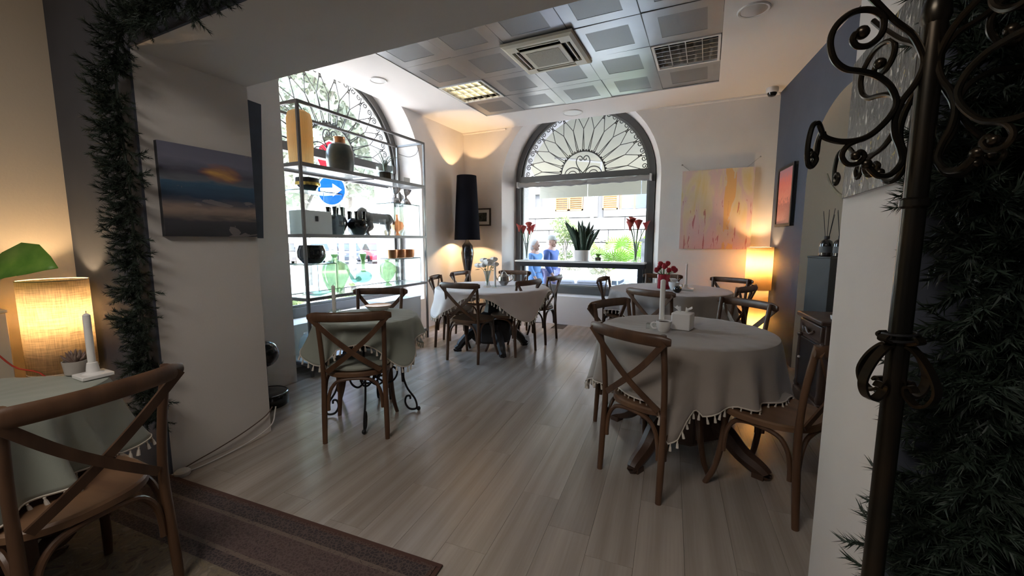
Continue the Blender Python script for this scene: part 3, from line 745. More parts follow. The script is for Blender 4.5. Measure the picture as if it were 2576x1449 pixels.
def picture(label, loc, rz, w, h, face, depth=.028, frame=None, fw=.03, matw=0., edge=None, tilt=0., wires=None):
    t = thing('painting', label, 'painting', loc, rz)
    if tilt: t.rotation_euler = (0, tilt, rz)
    obj('canvas_edge', MB().box(-w/2, w/2, -depth+.002, 0, -h/2, h/2), edge or mat('canvas_side', (.5, .45, .42), .8), t, smooth=False)
    a = w/2-(fw if frame else 0); c = h/2-(fw if frame else 0)
    if matw:
        obj('mount', MB().box(-a, a, -depth-.002, -depth+.002, -c, c), mat('white_mount_card', (.7, .69, .66), .9), t, smooth=False); a -= matw; c -= matw
    obj('picture_face', MB().box(-a, a, -depth-.004, -depth+.001, -c, c), face, t, smooth=False)
    if frame:
        mb = MB()
        for (x0, x1, z0, z1) in ((-w/2, w/2, -h/2, -h/2+fw), (-w/2, w/2, h/2-fw, h/2), (-w/2, -w/2+fw, -h/2+fw, h/2-fw), (w/2-fw, w/2, -h/2+fw, h/2-fw)): mb.box(x0, x1, -depth-.014, 0, z0, z1)
        obj('picture_frame', mb, frame, t, smooth=False)
    for p in (wires or []):
        obj('hanging_wire', MB().tube([p[0], p[1]], .0022, 5).sphere(p[1], .011, 8, 6), mat('wire_grey', (.35, .33, .3), .5, metal=.5), t)
    return t
picture('seascape canvas with an orange sunset hung on the pillar side', (OXL, 1.445, 1.595), PI/2, .50, .505, paint_mat('seascape_paint', seascape), edge=mat('dark_canvas_side', (.03, .03, .035), .8))
picture('square abstract canvas in pink and yellow hung on two wires', (.075, YB, 1.725), 0, .84, 1.03, paint_mat('pink_yellow_paint', pinkart), depth=.035,
        wires=[((-.33, -.02, .515), (-.43, -.02, .60)), ((.33, -.02, .515), (.47, -.02, .635))])
bc = Vector(mpR((6.06-5.51)/.9915, 0, 1.815))
picture('red and pink picture in a black frame on the blue wall', bc, math.atan2(-.9915, .13), .54, .67, paint_mat('red_pink_paint', redart), frame=mat('black_picture_frame', (.01, .01, .012), .5), fw=.032)
picture('silver and black textured abstract canvas on the white pillar', (OXR, 1.435, 1.66), -PI/2, .46, .41, paint_mat('silver_paint', silverart), depth=.012, edge=mat('silver_canvas_side', (.6, .59, .58), .5))
picture('small black framed photograph with white mount behind the tall black lamp', (-3.43, YB, 1.71), 0, .30, .29, paint_mat('dark_photo', photoart), frame=mat('brown_picture_frame', (.04, .025, .018), .5), fw=.022, matw=.05, depth=.015)
picture('tall dark blue canvas hung on the pier behind the seascape pillar', (-3.42, 2.0, 1.90), PI/2, .50, 1.10, mat('dark_blue_paint', (.03, .038, .055), .7, var=.2), edge=mat('dark_blue_side', (.03, .035, .05), .8), tilt=math.radians(3))

# ================================================================== LAMPS
def shade_lamp(label, loc, z0, z1, r, rc, mt, power):
    t = thing('floor_lamp', label, 'lamp', loc)
    obj('lamp_shade', MB().lathe([(r, z0), (r, z1)], 48, cap=False), mt, t, solid=.002)
    obj('shade_hoop', MB().tube([(r*math.cos(2*PI*i/48), r*math.sin(2*PI*i/48), z1) for i in range(48)], .003, 6, closed=True), mat('shade_hem', (.75, .68, .55), .8), t)
    obj('shade_hoop', MB().tube([(r*math.cos(2*PI*i/48), r*math.sin(2*PI*i/48), z0) for i in range(48)], .003, 6, closed=True), MATS['shade_hem'], t)
    obj('lower_shade', MB().lathe([(rc, .02), (rc, z0-.004)], 40, cap=False), mt, t, solid=.002)
    obj('base', MB().lathe([(rc+.01, 0), (rc+.01, .018), (rc*.6, .02)], 40), mat('pale_base', (.55, .48, .38), .6), t)
    obj('stem', MB().tube([(0, 0, .02), (0, 0, z1-.2)], .008, 8), mat('brass_stem', (.4, .3, .15), .35, metal=.8), t)
    obj('bulb', MB().sphere((0, 0, (z0+z1)/2+.02), .028, 14, 10), emit('warm_bulb', (1, .72, .38), 3), t)
    point_light('lamp_light', (0, 0, (z0+z1)/2+.09), power, WARM, .035, t); point_light('lamp_light', (0, 0, z0*.42), power*.55, WARM, .035, t)
    return t
shade_lamp('linen cylinder floor lamp glowing in the corner beside the navy wall', (-3.34, .95, 0), .577, 1.097, .142, .105, LINEN, 1.8)
shade_lamp('glowing two-tier paper lantern lamp in the corner under the pink painting', (.585, 5.78, 0), .725, 1.24, .142, .118, PAPER, 3.0)
def black_lamp():
    t = thing('floor_lamp', 'tall tapering black shade lamp in the corner beside the small framed photograph', 'lamp', (-3.49, 5.64, 0))
    obj('lamp_shade', MB().lathe([(.205, 1.33), (.152, 2.335)], 48, cap=False), BLACKF, t, solid=.004)
    obj('lamp_body', MB().lathe([(.03, .20), (.05, .26), (.032, .38), (.045, .55), (.036, .72), (.085, .98), (.105, 1.12), (.085, 1.24), (.035, 1.30), (.02, 1.34)], 28), BLACKG, t)
    obj('base', MB().lathe([(.15, 0), (.15, .02), (.05, .035), (.03, .20)], 32), BLACKG, t)
    obj('bulb', MB().sphere((0, 0, 1.50), .03, 12, 8).sphere((0, 0, 2.1), .03, 12, 8), MATS['warm_bulb'], t)
    point_light('lamp_light', (0, 0, 1.46), 4, WARM, .025, t); point_light('lamp_light', (0, 0, 2.12), 15, WARM, .025, t)
black_lamp()
def lounge_fill():  # unseen lamp, added to brighten the pillar, beam and rug corner
    t = thing('lounge_fill_light', 'unseen round ceiling light added to brighten the lounge side', 'ceiling light', (-1.1, -1.0, 3.0))
    obj('diffuser', MB().lathe([(0, -.07), (.5, -.065), (.66, -.04), (.68, -.02), (.68, 0)], 32), emit('fill_diffuser', (1, .92, .84), 1.25), t)
    obj('rim', MB().lathe([(.68, -.03), (.70, -.02), (.70, 0)], 32), MATS['fitting_white'], t)
lounge_fill()

# ================================================================== DISPLAY SHELF AND ITS CONTENTS
SX0, SX1, SY0, SY1 = -3.84, -3.40, 2.62, 4.44
def make_shelf():
    t = thing('display_shelf', 'tall steel and glass display shelf standing in front of the arched window', 'shelf', ((SX0+SX1)/2, (SY0+SY1)/2, 0))
    hx, hy = (SX1-SX0)/2, (SY1-SY0)/2; b = .0125
    for sx in (-1, 1):
        for sy in (-1, 1): obj('post', MB().box(sx*hx-b, sx*hx+b, sy*hy-b, sy*hy+b, 0, 2.585), STEEL, t, smooth=False, bevel=.002)
    for z, hgt in ((2.572, .025), (2.02, .035), (1.365, .03), (.755, .03), (.115, .03)):
        for sx in (-1, 1): obj('long_rail', MB().box(sx*hx-b, sx*hx+b, -hy+b, hy-b, z-hgt/2, z+hgt/2), STEEL, t, smooth=False)
        for sy in (-1, 1): obj('end_rail', MB().box(-hx+b, hx-b, sy*hy-b, sy*hy+b, z-hgt/2, z+hgt/2), STEEL, t, smooth=False)
    fr = glass('frosted_shelf_glass', (.9, .92, .91), .1, body=.45, bcol=(.75, .76, .75))
    obj('shelf_board', MB().box(-hx+b, hx-b, -hy+b, hy-b, 2.022, 2.034), fr, t, smooth=False)
    for z in (1.366, .756): obj('glass_shelf', MB().box(-hx+b, hx-b, -hy+b, hy-b, z, z+.010), glass('shelf_glass_%d' % int(z*10), (.93, .975, .96), .1, body=.10, bcol=(.75, .85, .82)), t, smooth=False)
    obj('bottom_board', MB().box(-hx+b, hx-b, -hy+b, hy-b, .112, .132), mat('white_laminate', (.72, .74, .76), .35), t, smooth=False)
    obj('cross_bar', MB().box(-hx, hx, -.012, .012, 1.995, 2.012), STEEL, t, smooth=False)
    obj('end_glass', MB().box(-hx+b, hx-b, -hy-.002, -hy+.002, .13, .74), PANEL, t, smooth=False)
    obj('lamp_wire', MB().tube(spline([(.0, hy-.25, 2.42), (.05, hy-.1, 2.40), (.12, hy-.03, 2.44), (.16, hy-.02, 2.52)], 5), .003, 5), mat('thin_cable', (.12, .11, .10), .6), t)
make_shelf()
def lathe_thing(name, label, cat, loc, parts, group=None):
    """parts: (part_name, profile, material[, n, lobes, amp])"""
    t = thing(name, label, cat, loc, 0, group)
    for p in parts:
        nm, prof, m = p[:3]; kw = {}
        if len(p) > 3: kw = dict(n=p[3], lobes=p[4], lamp=p[5])
        obj(nm, MB().lathe(prof, **({'n': 28} | kw)), m, t)
    return t
Z1, Z2, Z3, Z4 = 2.035, 1.377, .767, .133
def riser(label, y0, y1, z0, z1, x0=-3.74, x1=-3.46):
    t = thing('glass_riser', label, 'display box', ((x0+x1)/2, (y0+y1)/2, z0), 0, 'clear glass display boxes on the shelf')
    hx, hy, h = (x1-x0)/2, (y1-y0)/2, z1-z0; e = .004
    obj('top_panel', MB().box(-hx, hx, -hy, hy, h-.008, h), PANEL, t, smooth=False)
    for s in (-1, 1): obj('side_panel', MB().box(-hx, hx, s*hy-e, s*hy+e, 0, h-.008), PANEL, t, smooth=False)
    obj('back_panel', MB().box(-hx, -hx+.006, -hy+e, hy-e, 0, h-.008), PANEL, t, smooth=False)
    ed = MB(); r = .0038
    for s in (-1, 1):
        for q in (-1, 1): ed.tube([(q*hx, s*hy, 0), (q*hx, s*hy, h)], r, 4)
        ed.tube([(-hx, s*hy, h), (hx, s*hy, h)], r, 4); ed.tube([(s*hx, -hy, h), (s*hx, hy, h)], r, 4)
    obj('ground_edges', ed, glass('green_glass_edge', (.25, .36, .33), .1, body=.5, bcol=(.18, .27, .25)), t)
def vase_crown(label, y, R, h, x=-3.60):
    t = thing('crown_vase', label, 'vase', (x, y, Z2), 0, 'black crown vases')
    obj('body', MB().lathe([(R*.5, 0), (R*.62, .01), (R*.98, h*.36), (R, h*.48), (R*.86, h*.66), (R*.70, h*.72), (R*.62, h*.70), (R*.5, h*.4), (0, h*.2)], 28), BLACKG, t)
    for k in range(6):
        a = k*PI/3+.2; c, s = math.cos(a)*R*.72, math.sin(a)*R*.72
        obj('spout', MB().lathe([(.022, h*.62), (.018, h*.84), (.024, h*1.0), (.018, h*1.0), (.012, h*.85)], 12, (c, s, 0)), BLACKG, t)
def make_shelf_items():
    YEL = translucent('amber_ribbed_glass', (.93, .77, .50), .6); 
    lathe_thing('ribbed_vase', 'tall amber yellow ribbed vase on the top shelf', 'vase', (-3.60, 2.79, Z1), [('body', [(.095, 0), (.105, .01), (.112, .2), (.112, .44), (.098, .495), (.06, .52), (.055, .52), (.09, .48), (.10, .2), (.0, .03)], YEL, 80, 40, .014)])
    GRN = mat('mottled_green_glaze', (.05, .075, .065), .3, col2=(.13, .12, .10), vscale=7); COP = mat('copper_metal', (.55, .27, .14), .28, metal=.9)
    lathe_thing('shouldered_vase', 'mottled green bottle vase with copper neck on the top shelf', 'vase', (-3.60, 3.26, Z1), [
        ('body', [(.10, 0), (.13, .015), (.14, .12), (.138, .22), (.11, .29), (.06, .315)], GRN), ('neck', [(.062, .312), (.058, .33), (.058, .365), (.064, .375), (.05, .375), (.05, .33)], COP)])
    t = lathe_thing('glass_planter', 'clear glass jar with dark soil and a grey air plant on the top shelf', 'plant', (-3.60, 3.93, Z1), [('jar', [(.095, 0), (.10, .01), (.10, .20), (.096, .20), (.096, .012), (0, .01)], PANEL), ('soil', [(.0, .012), (.094, .012), (.094, .10), (.05, .115), (0, .118)], SOIL)])
    AIR = mat('grey_green_leaf', (.23, .26, .2), .7)
    for k in range(14):
        a = k*2.4; r = .05+.05*(k % 4)/3; h = .16+.09*((k*7) % 5)/4
        obj('leaf', MB().tube(spline([(0, 0, .11), (math.cos(a)*r*.4, math.sin(a)*r*.4, .11+h*.6), (math.cos(a)*r*1.2, math.sin(a)*r*1.2, .11+h), (math.cos(a)*r*2, math.sin(a)*r*2, .11+h*.93)], 4), [.008*(1-.9*i/12) for i in range(13)], 5), AIR, t)
    obj('price_card', MB().box(-3.46, -3.455, 4.10, 4.22, Z1, Z1+.07), mat('card_white', (.75, .74, .72), .8), None, 'small white price card beside the air plant jar', 'card', smooth=False)
    # middle shelf
    riser('clear glass display box carrying the black and gold bowl', 2.66, 3.14, Z2, 1.80)
    lathe_thing('gilt_bowl', 'black bowl with gold lining on the left glass box', 'bowl', (-3.60, 2.84, 1.801), [('body', [(.05, 0), (.075, .012), (.115, .07), (.11, .125), (.10, .13), (.104, .07), (.06, .02), (0, .018)], BLACKG), ('gilt_band', [(.117, .055), (.119, .07), (.116, .085)], mat('gold_leaf', (.75, .55, .15), .25, metal=.9))])
    b = thing('frosted_box', 'frosted white box with a black tag inside the left glass box', 'box', (-3.60, 2.86, Z2)); obj('body', MB().box(-.10, .10, -.17, .17, 0, .235), mat('frosted_white', (.70, .74, .74), .5), b, bevel=.008)
    obj('tag', MB().box(.101, .105, -.03, .0, .13, .18), BLACKM, b, smooth=False)
    vase_crown('glossy black crown vase with six spouts beside the left glass box', 3.22, .115, .30, -3.66); vase_crown('glossy black crown vase with six spouts next to the grey horse', 3.46, .125, .265)
    # horse, head lowered to the left
    H = MB()
    def limb(pts, rad): H.tube(spline(pts, 4), [rad[0]+(rad[1]-rad[0])*i/(4*(len(pts)-1)) for i in range(4*(len(pts)-1)+1)], 10)
    limb([(0, -.20, .19), (0, -.08, .205), (0, .06, .20), (0, .17, .20)], (.062, .066)); H.sphere((0, .16, .20), .072, 14, 10); H.sphere((0, -.16, .20), .076, 14, 10)
    limb([(0, -.18, .21), (0, -.245, .245), (0, -.285, .20), (0, -.275, .12)], (.066, .036)); limb([(0, -.275, .13), (0, -.255, .085), (0, -.235, .045)], (.036, .022))
    for sx, yy, kx in ((-.035, -.15, -.03), (.035, -.19, .05), (-.035, .18, .05), (.035, .145, -.02)):
        limb([(sx, yy, .17), (sx, yy+kx, .10), (sx, yy-kx*.4, .05), (sx, yy+kx*.2, 0)], (.036, .014))
    hs = thing('horse_sculpture', 'grey ceramic horse sculpture with lowered head on the middle shelf', 'sculpture', (-3.60, 3.78, Z2))
    HM = mat('grey_stoneware', (.30, .285, .275), .6, var=.12); obj('body', H, HM, hs)
    obj('mane', MB().tube(spline([(0, -.19, .285), (0, -.25, .30), (0, -.31, .25), (0, -.315, .19)], 4), .022, 8), mat('pale_stoneware', (.42, .40, .38), .7), hs)
    obj('tail', MB().tube(spline([(0, .21, .23), (0, .265, .19), (0, .275, .10)], 4), [.02-.0015*i for i in range(9)], 8), MATS['pale_stoneware'], hs)
    CLR = glass('crystal', (.90, .91, .92), .12, body=.06)
    def goblet(label, x, y, z, s=1., m=CLR):
        lathe_thing('goblet', label, 'glass', (x, y, z), [('foot', [(.036*s, 0), (.034*s, .004), (.006*s, .010)], m), ('stem', [(.005*s, .010), (.005*s, .07*s)], m), ('bowl', [(.006*s, .07*s), (.03*s, .10*s), (.040*s, .145*s), (.043*s, .19*s), (.041*s, .19*s), (.028*s, .105*s), (0, .08*s)], m)])
    goblet('clear stemmed wine glass in front of the grey horse', -3.47, 3.72, Z2, 1.0)
    riser('clear glass display box carrying the silver hourglass cups', 3.92, 4.40, Z2, 1.775)
    SIL = mat('silver_plate', (.62, .58, .56), .16, metal=.9)
    for i, (y, lb) in enumerate(((4.10, 'fluted silver hourglass cup nearer the horse on the right glass box'), (4.30, 'fluted silver hourglass cup at the shelf end on the right glass box'))):
        lathe_thing('hourglass_cup', lb, 'cup', (-3.60, y, 1.776), [('lower_bell', [(.075, 0), (.07, .02), (.04, .075), (.014, .10)], SIL, 48, 16, .03), ('knot', [(.014, .099), (.02, .108), (.014, .117)], SIL), ('upper_bell', [(.014, .116), (.05, .145), (.08, .20), (.075, .20), (.045, .15), (0, .13)], SIL, 48, 16, .03)])
    ORG = glass('amber_orange_glass', (.92, .62, .42), .1, body=.32, bcol=(.62, .27, .13))
    lathe_thing('orange_vase', 'orange glass ball vase with slim neck in the right glass box', 'vase', (-3.60, 4.12, Z2), [('foot', [(.05, 0), (.03, .02), (.015, .05)], ORG), ('bulb', [(.015, .049), (.07, .085), (.085, .13), (.07, .175), (.02, .20)], ORG), ('neck', [(.02, .199), (.012, .24), (.014, .27)], ORG)])
    lathe_thing('perfume_bottle', 'clear fluted bottle with pointed stopper in the right glass box', 'bottle', (-3.60, 4.31, Z2), [('body', [(.065, 0), (.075, .02), (.04, .09), (.016, .12), (.016, .15)], CLR, 40, 12, .05), ('stopper', [(.012, .15), (.03, .17), (.006, .22), (0, .225)], CLR)])
    # lower glass shelf
    riser('low clear glass display box carrying the big black bowl', 2.66, 3.02, Z3, 1.085)
    lathe_thing('black_bowl', 'big glossy black rounded bowl on the low glass box', 'bowl', (-3.60, 2.84, 1.086), [('body', [(.08, 0), (.10, .01), (.135, .07), (.135, .13), (.115, .185), (.108, .185), (.126, .13), (.122, .07), (0, .02)], BLACKG)])
    GG = glass('green_ribbed_glass', (.64, .77, .56), .1, body=.38, bcol=(.30, .43, .24)); TG = glass('teal_glass', (.60, .80, .72), .1, body=.36, bcol=(.26, .46, .38))
    lathe_thing('green_vase', 'large green ribbed glass vase on the lower glass shelf', 'vase', (-3.60, 3.12, Z3), [('body', [(.05, 0), (.07, .02), (.13, .15), (.145, .22), (.125, .29), (.07, .33), (.035, .345)], GG, 96, 14, .035), ('neck', [(.035, .344), (.026, .37), (.045, .405), (.038, .405), (.02, .37)], GG)])
    lathe_thing('green_vase', 'small green ribbed glass vase at the copper bowl end of the lower glass shelf', 'vase', (-3.55, 3.86, Z3), [('foot', [(.055, 0), (.05, .008), (.012, .035)], GG), ('body', [(.012, .034), (.07, .10), (.105, .18), (.10, .235), (.05, .285), (.02, .295)], GG, 96, 14, .035), ('neck', [(.02, .294), (.04, .32), (.03, .32)], GG)])
    sw = thing('glass_swan', 'teal green blown glass swan pitcher between the two green vases', 'ornament', (-3.58, 3.50, Z3))
    obj('foot', MB().lathe([(.06, 0), (.05, .01), (.02, .05), (.03, .07)], 24), CLR, sw)
    obj('body', MB().sphere((0, 0, .135), .1, 20, 14, (.8, 1.1, .72)), TG, sw)
    obj('neck', MB().lathe([(.035, .19), (.022, .24), (.022, .32), (.042, .40), (.036, .40), (.016, .32)], 20, (0, .0, 0)), GG, sw)
    obj('handle', MB().tube(spline([(0, .09, .14), (0, .16, .15), (0, .21, .23), (0, .18, .27), (0, .14, .2), (0, .11, .13)], 5), .010, 8), CLR, sw)
    obj('tail', MB().tube(spline([(0, -.06, .12), (0, -.14, .10), (0, -.19, .17), (0, -.235, .235)], 5), [.03-.0015*i for i in range(16)], 8), TG, sw)
    riser('low clear glass display box carrying the copper bowls', 3.95, 4.40, Z3, 1.09)
    for y, lb in ((4.01, 'copper tumbler bowl nearest the vases on the low right glass box'), (4.17, 'copper tumbler bowl in the middle of three on the low right glass box'), (4.33, 'copper tumbler bowl at the shelf end on the low right glass box')):
        lathe_thing('copper_bowl', lb, 'bowl', (-3.60, y, 1.091), [('body', [(.05, 0), (.068, .008), (.074, .05), (.074, .11), (.07, .11), (.068, .02), (0, .015)], COP)], 'copper tumbler bowls')
    lathe_thing('glass_dish', 'wide shallow clear green dish on the lower glass shelf front', 'dish', (-3.52, 2.83, Z3), [('body', [(.05, 0), (.06, .004), (.13, .03), (.128, .033), (.05, .008)], TG)])
    # bottom board
    lathe_thing('fish_bowl', 'clear round fishbowl on the bottom board', 'bowl', (-3.58, 2.80, Z4), [('body', [(.08, 0), (.12, .03), (.145, .12), (.13, .20), (.09, .245), (.095, .255), (.086, .245), (.126, .2), (.14, .12), (0, .01)], glass('fishbowl_glass', (.90, .94, .95), .12, body=.14, bcol=(.7, .75, .78)))])
    b = thing('white_plinth', 'low white display plinth on the bottom board at the lamp end', 'plinth', (-3.60, 4.02, Z4)); obj('body', MB().box(-.16, .16, -.34, .34, 0, .44), MATS['white_laminate'], b, bevel=.004); obj('plinth_cap', MB().box(-.165, .165, -.345, .345, .44, .452), MATS['white_laminate'], b, smooth=False)
    lathe_thing('steel_dish', 'shallow steel dish standing on the bottom board behind the small table', 'dish', (-3.58, 3.25, Z4), [('body', [(.06, 0), (.08, .01), (.15, .05), (.146, .052), (.07, .014), (0, .012)], SIL)])
make_shelf_items()

# ================================================================== THINGS ON THE TABLES
TZ = TOPZ+.0095
def candle(label, loc, h, holder='plate', r=.0125, hs=1.):
    t = thing('candlestick', label, 'candle', loc)
    if holder == 'plate':
        obj('holder_plate', MB().box(-.065*hs, .065*hs, -.065*hs, .065*hs, 0, .016), WHITEC, t, bevel=.003)
        obj('holder_stem', MB().lathe([(.045*hs, .016), (.028*hs, .022), (.020, .035), (.0165, .06), (.012, .062)], 24), WHITEC, t)
        z = .05
    else:
        obj('holder_cup', MB().lathe([(.035, 0), (.04, .004), (.045, .03), (.04, .03), (.018, .012), (.016, .035), (.013, .035)], 24), PANEL if holder == 'glass' else WHITEC, t); z = .012
    obj('candle_shaft', MB().lathe([(r, z), (r*.97, z+h), (r*.5, z+h+.006), (0, z+h+.008)], 16), WAX, t)
    obj('wick', MB().tube([(0, 0, z+h+.006), (.002, 0, z+h+.018)], .0012, 5), BLACKM, t)
    return t
def flower_petals(mb, c, r, n=5, up=.5, rg=random):
    for k in range(n):
        a = 2*PI*k/n+rg.uniform(-.2, .2); d = Vector((math.cos(a), math.sin(a), 0)); s = Vector((-d.y, d.x, 0))
        for q in (0, 1):
            rr = r*(1-.35*q); tip = Vector(c)+d*rr*(.55-.15*q)+Vector((0, 0, rr*(up+.3*q))); mid_ = Vector(c)+d*rr*.45+Vector((0, 0, rr*.1*(1+3*q)))
            mb.add([c, mid_+s*rr*.42, tip+s*rr*.12, tip-s*rr*.12, mid_-s*rr*.42], [(0, 1, 2, 3, 4)])
def make_table_items():
    A = (-.11, 2.75)
    candle('tall white candle beside the white cup on the tissue-box table', (-.245, 2.79, TZ), .285, 'glass', .0165)
    t = lathe_thing('coffee_cup', 'white cup with dark filling on the tissue-box table', 'cup', (-.215, 2.61, TZ), [('body', [(.026, 0), (.03, .004), (.044, .035), (.046, .066), (.043, .066), (.041, .036), (.02, .008), (0, .007)], WHITEC), ('filling', [(0, .055), (.0415, .055), (.03, .06), (0, .062)], mat('dark_moss', (.07, .05, .035), .9, var=.4, vscale=90))])
    obj('handle', MB().tube(spline([(-.04, -.012, .052), (-.062, -.018, .054), (-.072, -.02, .038), (-.06, -.018, .02), (-.04, -.012, .018)], 5), .0045, 8), WHITEC, t)
    t = thing('tissue_box', 'white cubic tissue box with two tufts of paper on the round table', 'tissue box', (-.115, 2.74, TZ), math.radians(-12))
    obj('box', MB().box(-.056, .056, -.056, .056, 0, .105), WHITEC, t, bevel=.006)
    TIS = mat('tissue_paper', (.85, .84, .82), .9)
    for s, q in ((-1, 3), (1, 9)):
        rg = random.Random(q); mb = MB(); n = 9; vs = [(s*.012, 0, .103)]
        for i in range(n): a = 2*PI*i/n; vs.append((s*.034+.018*math.cos(a)*(1+.3*rg.random()), .022*math.sin(a), .128+.02*rg.random()))
        mb.add(vs, [(0, 1+i, 1+(i+1) % n) for i in range(n)]); obj('tissue_tuft', mb, TIS, t, solid=.001, smooth=False)
    t = thing('glass_block', 'small clear glass block beside the white cup handle', 'ornament', (-.30, 2.66, TZ)); obj('block', MB().box(-.024, .024, -.016, .016, 0, .03), PANEL, t, smooth=False); obj('chamfer_cap', MB().box(-.02, .02, -.013, .013, .03, .036), PANEL, t, smooth=False)
    # back round table
    RED = mat('crimson_glass', (.33, .015, .03), .25, coat=.3); PET = mat('red_petal', (.42, .02, .035), .5); STM = mat('stem_green', (.06, .13, .03), .6)
    t = lathe_thing('tulip_vase', 'crimson cylinder vase with red tulips on the back round table', 'vase', (-.435, 5.01, TZ), [('vase', [(.066, 0), (.070, .006), (.070, .165), (.064, .165), (.062, .02), (0, .015)], RED)])
    rg = random.Random(4)
    for k in range(9):
        a = k*2.4; r = .05+.07*(k % 3)/2; h = .185+.075*((k*5) % 4)/3; c = (math.cos(a)*r, math.sin(a)*r, h)
        s = obj('tulip_stem', MB().tube(spline([(math.cos(a)*.03, math.sin(a)*.03, .03), (math.cos(a)*.045, math.sin(a)*.045, .16), c], 4), .004, 6), STM, t)
        obj('tulip_head', MB().lathe([(.006, -.004), (.024, .012), (.03, .03), (.024, .05), (.012, .058), (.018, .04), (.0, .02)], 12, c, cap=False, lobes=3, lamp=.12), PET, t)
    candle('slim white candle on a white square holder beside the red tulips', (-.195, 4.99, TZ), .24, 'plate', .012, 1.25)
    t = lathe_thing('napkin_bowl', 'white handled cup with crumpled napkin between the tulips and the candle', 'cup', (-.315, 4.90, TZ), [('body', [(.03, 0), (.035, .005), (.055, .05), (.06, .09), (.056, .09), (.045, .04), (0, .01)], WHITEC)])
    obj('handle', MB().tube(spline([(.05, 0, .07), (.08, 0, .07), (.085, 0, .045), (.05, 0, .03)], 5), .005, 8), WHITEC, t)
    mb = MB(); rg = random.Random(6); vs = [(0, 0, .07)]+[(.05*math.cos(i*.7)*(1+.3*rg.random()), .05*math.sin(i*.7), .10+.04*rg.random()) for i in range(9)]; mb.add(vs, [(0, 1+i, 1+(i+1) % 9) for i in range(9)]); obj('napkin', mb, TIS, t, solid=.001, smooth=False)
    t = lathe_thing('black_bowl', 'small black ball-shaped bowl on the near edge of the back round table', 'bowl', (-.265, 4.66, TZ), [('body', [(.02, 0), (.042, .02), (.045, .045), (.03, .07), (.025, .07), (.036, .045), (0, .012)], BLACKG)])
    # blush table
    t = lathe_thing('flower_vase', 'clear trumpet vase with white roses on the blush table', 'vase', (-2.345, 4.23, TZ), [('vase', [(.045, 0), (.05, .01), (.03, .03), (.022, .08), (.028, .14), (.05, .195), (.047, .195), (.02, .09), (0, .03)], glass('vase_crystal', (.85, .87, .86), .14, body=.15))])
    PETW = mat('white_petal', (.88, .86, .82), .7); LFD = mat('dark_leaf', (.05, .08, .04), .6); rg = random.Random(5)
    for k, (x, y, z, r) in enumerate(((-.12, 0, .25, .075), (-.06, .03, .31, .08), (.01, .0, .30, .08), (.075, .03, .325, .075), (.12, -.02, .27, .07), (-.03, -.05, .26, .07), (.05, .06, .27, .07), (.05, -.06, .28, .07))):
        obj('rose_stem', MB().tube(spline([(0, 0, .02), (x*.3, y*.3, .18), (x, y, z)], 4), .003, 5), STM, t)
        mb = MB()
        q = r*.62; mb.lathe([(.15*q, -.5*q), (.7*q, -.25*q), (q, .15*q), (.92*q, .5*q), (.66*q, .35*q), (.72*q, .68*q), (.42*q, .5*q), (.4*q, .75*q), (0, .55*q)], 20, (x, y, z), False, 5, .13)
        obj('rose_head', mb, PETW, t)
    for k in range(7):
        a = k*2.1+1; c = Vector((math.cos(a)*.07-.03, math.sin(a)*.06, .20+.012*k)); d = Vector((math.cos(a), math.sin(a), -.15)); s = Vector((-d.y, d.x, .2))
        obj('leaf', MB().add([c, c+d*.035+s*.02, c+d*.08, c+d*.035-s*.02], [(0, 1, 2, 3)]), LFD, t, solid=.001)
    candle('white candle between the trumpet vase and the silver teapot', (-2.225, 4.20, TZ), .27, 'glass', .013)
    t = lathe_thing('teapot', 'silver teapot with curved handle on the blush table', 'teapot', (-2.25, 4.48, TZ), [('body', [(.03, 0), (.04, .01), (.075, .06), (.07, .11), (.035, .145), (.03, .15)], mat('tarnished_silver', (.42, .40, .38), .2, metal=.9)), ('lid', [(.034, .149), (.02, .168), (.008, .18), (.012, .19), (0, .2)], MATS['tarnished_silver'])])
    obj('handle', MB().tube(spline([(.055, 0, .12), (.11, 0, .14), (.125, 0, .09), (.07, 0, .05)], 5), .006, 8), MATS['tarnished_silver'], t)
    obj('spout', MB().tube(spline([(-.06, 0, .06), (-.10, 0, .08), (-.125, 0, .14)], 5), [.016-.0008*i for i in range(11)], 8), MATS['tarnished_silver'], t)
    # small sage table
    candle('white candle in a clear glass holder on the small sage table', (-2.52, 2.16, TZ), .20, 'glass', .0135)
    lathe_thing('serving_dish', 'round white dish with copper rim on the far side of the small sage table', 'dish', (-2.36, 2.45, TZ), [('dish', [(.06, 0), (.075, .004), (.10, .035), (.096, .036), (.07, .012), (0, .010)], WHITEC), ('rim', [(.0995, .034), (.103, .037), (.099, .040), (.094, .037)], mat('rim_copper', (.5, .25, .13), .3, metal=.9))])
    # rug table
    candle('white candle on a flared square ceramic holder on the rug table', (-2.235, .715, TZ), .205, 'plate', .0125, .75)
    t = lathe_thing('succulent_pot', 'small grey pot with a reddish succulent on the rug table', 'plant', (-2.345, .70, TZ), [('pot', [(.028, 0), (.034, .004), (.040, .058), (.036, .058), (.034, .045), (0, .044)], mat('ribbed_grey_pot', (.42, .38, .34), .7, var=.1))])
    SUC = mat('mauve_succulent', (.20, .13, .12), .55, col2=(.30, .22, .17), vscale=30)
    for k in range(18):
        a = k*2.4; r = .012+.03*k/18; h = .055-.02*k/18
        obj('leaf', MB().tube([(0, 0, .045), (math.cos(a)*r*.8, math.sin(a)*r*.8, .05+h*.55), (math.cos(a)*r*1.05, math.sin(a)*r*1.05, .05+h)], [.006, .006, .0008], 6), SUC, t)
make_table_items()

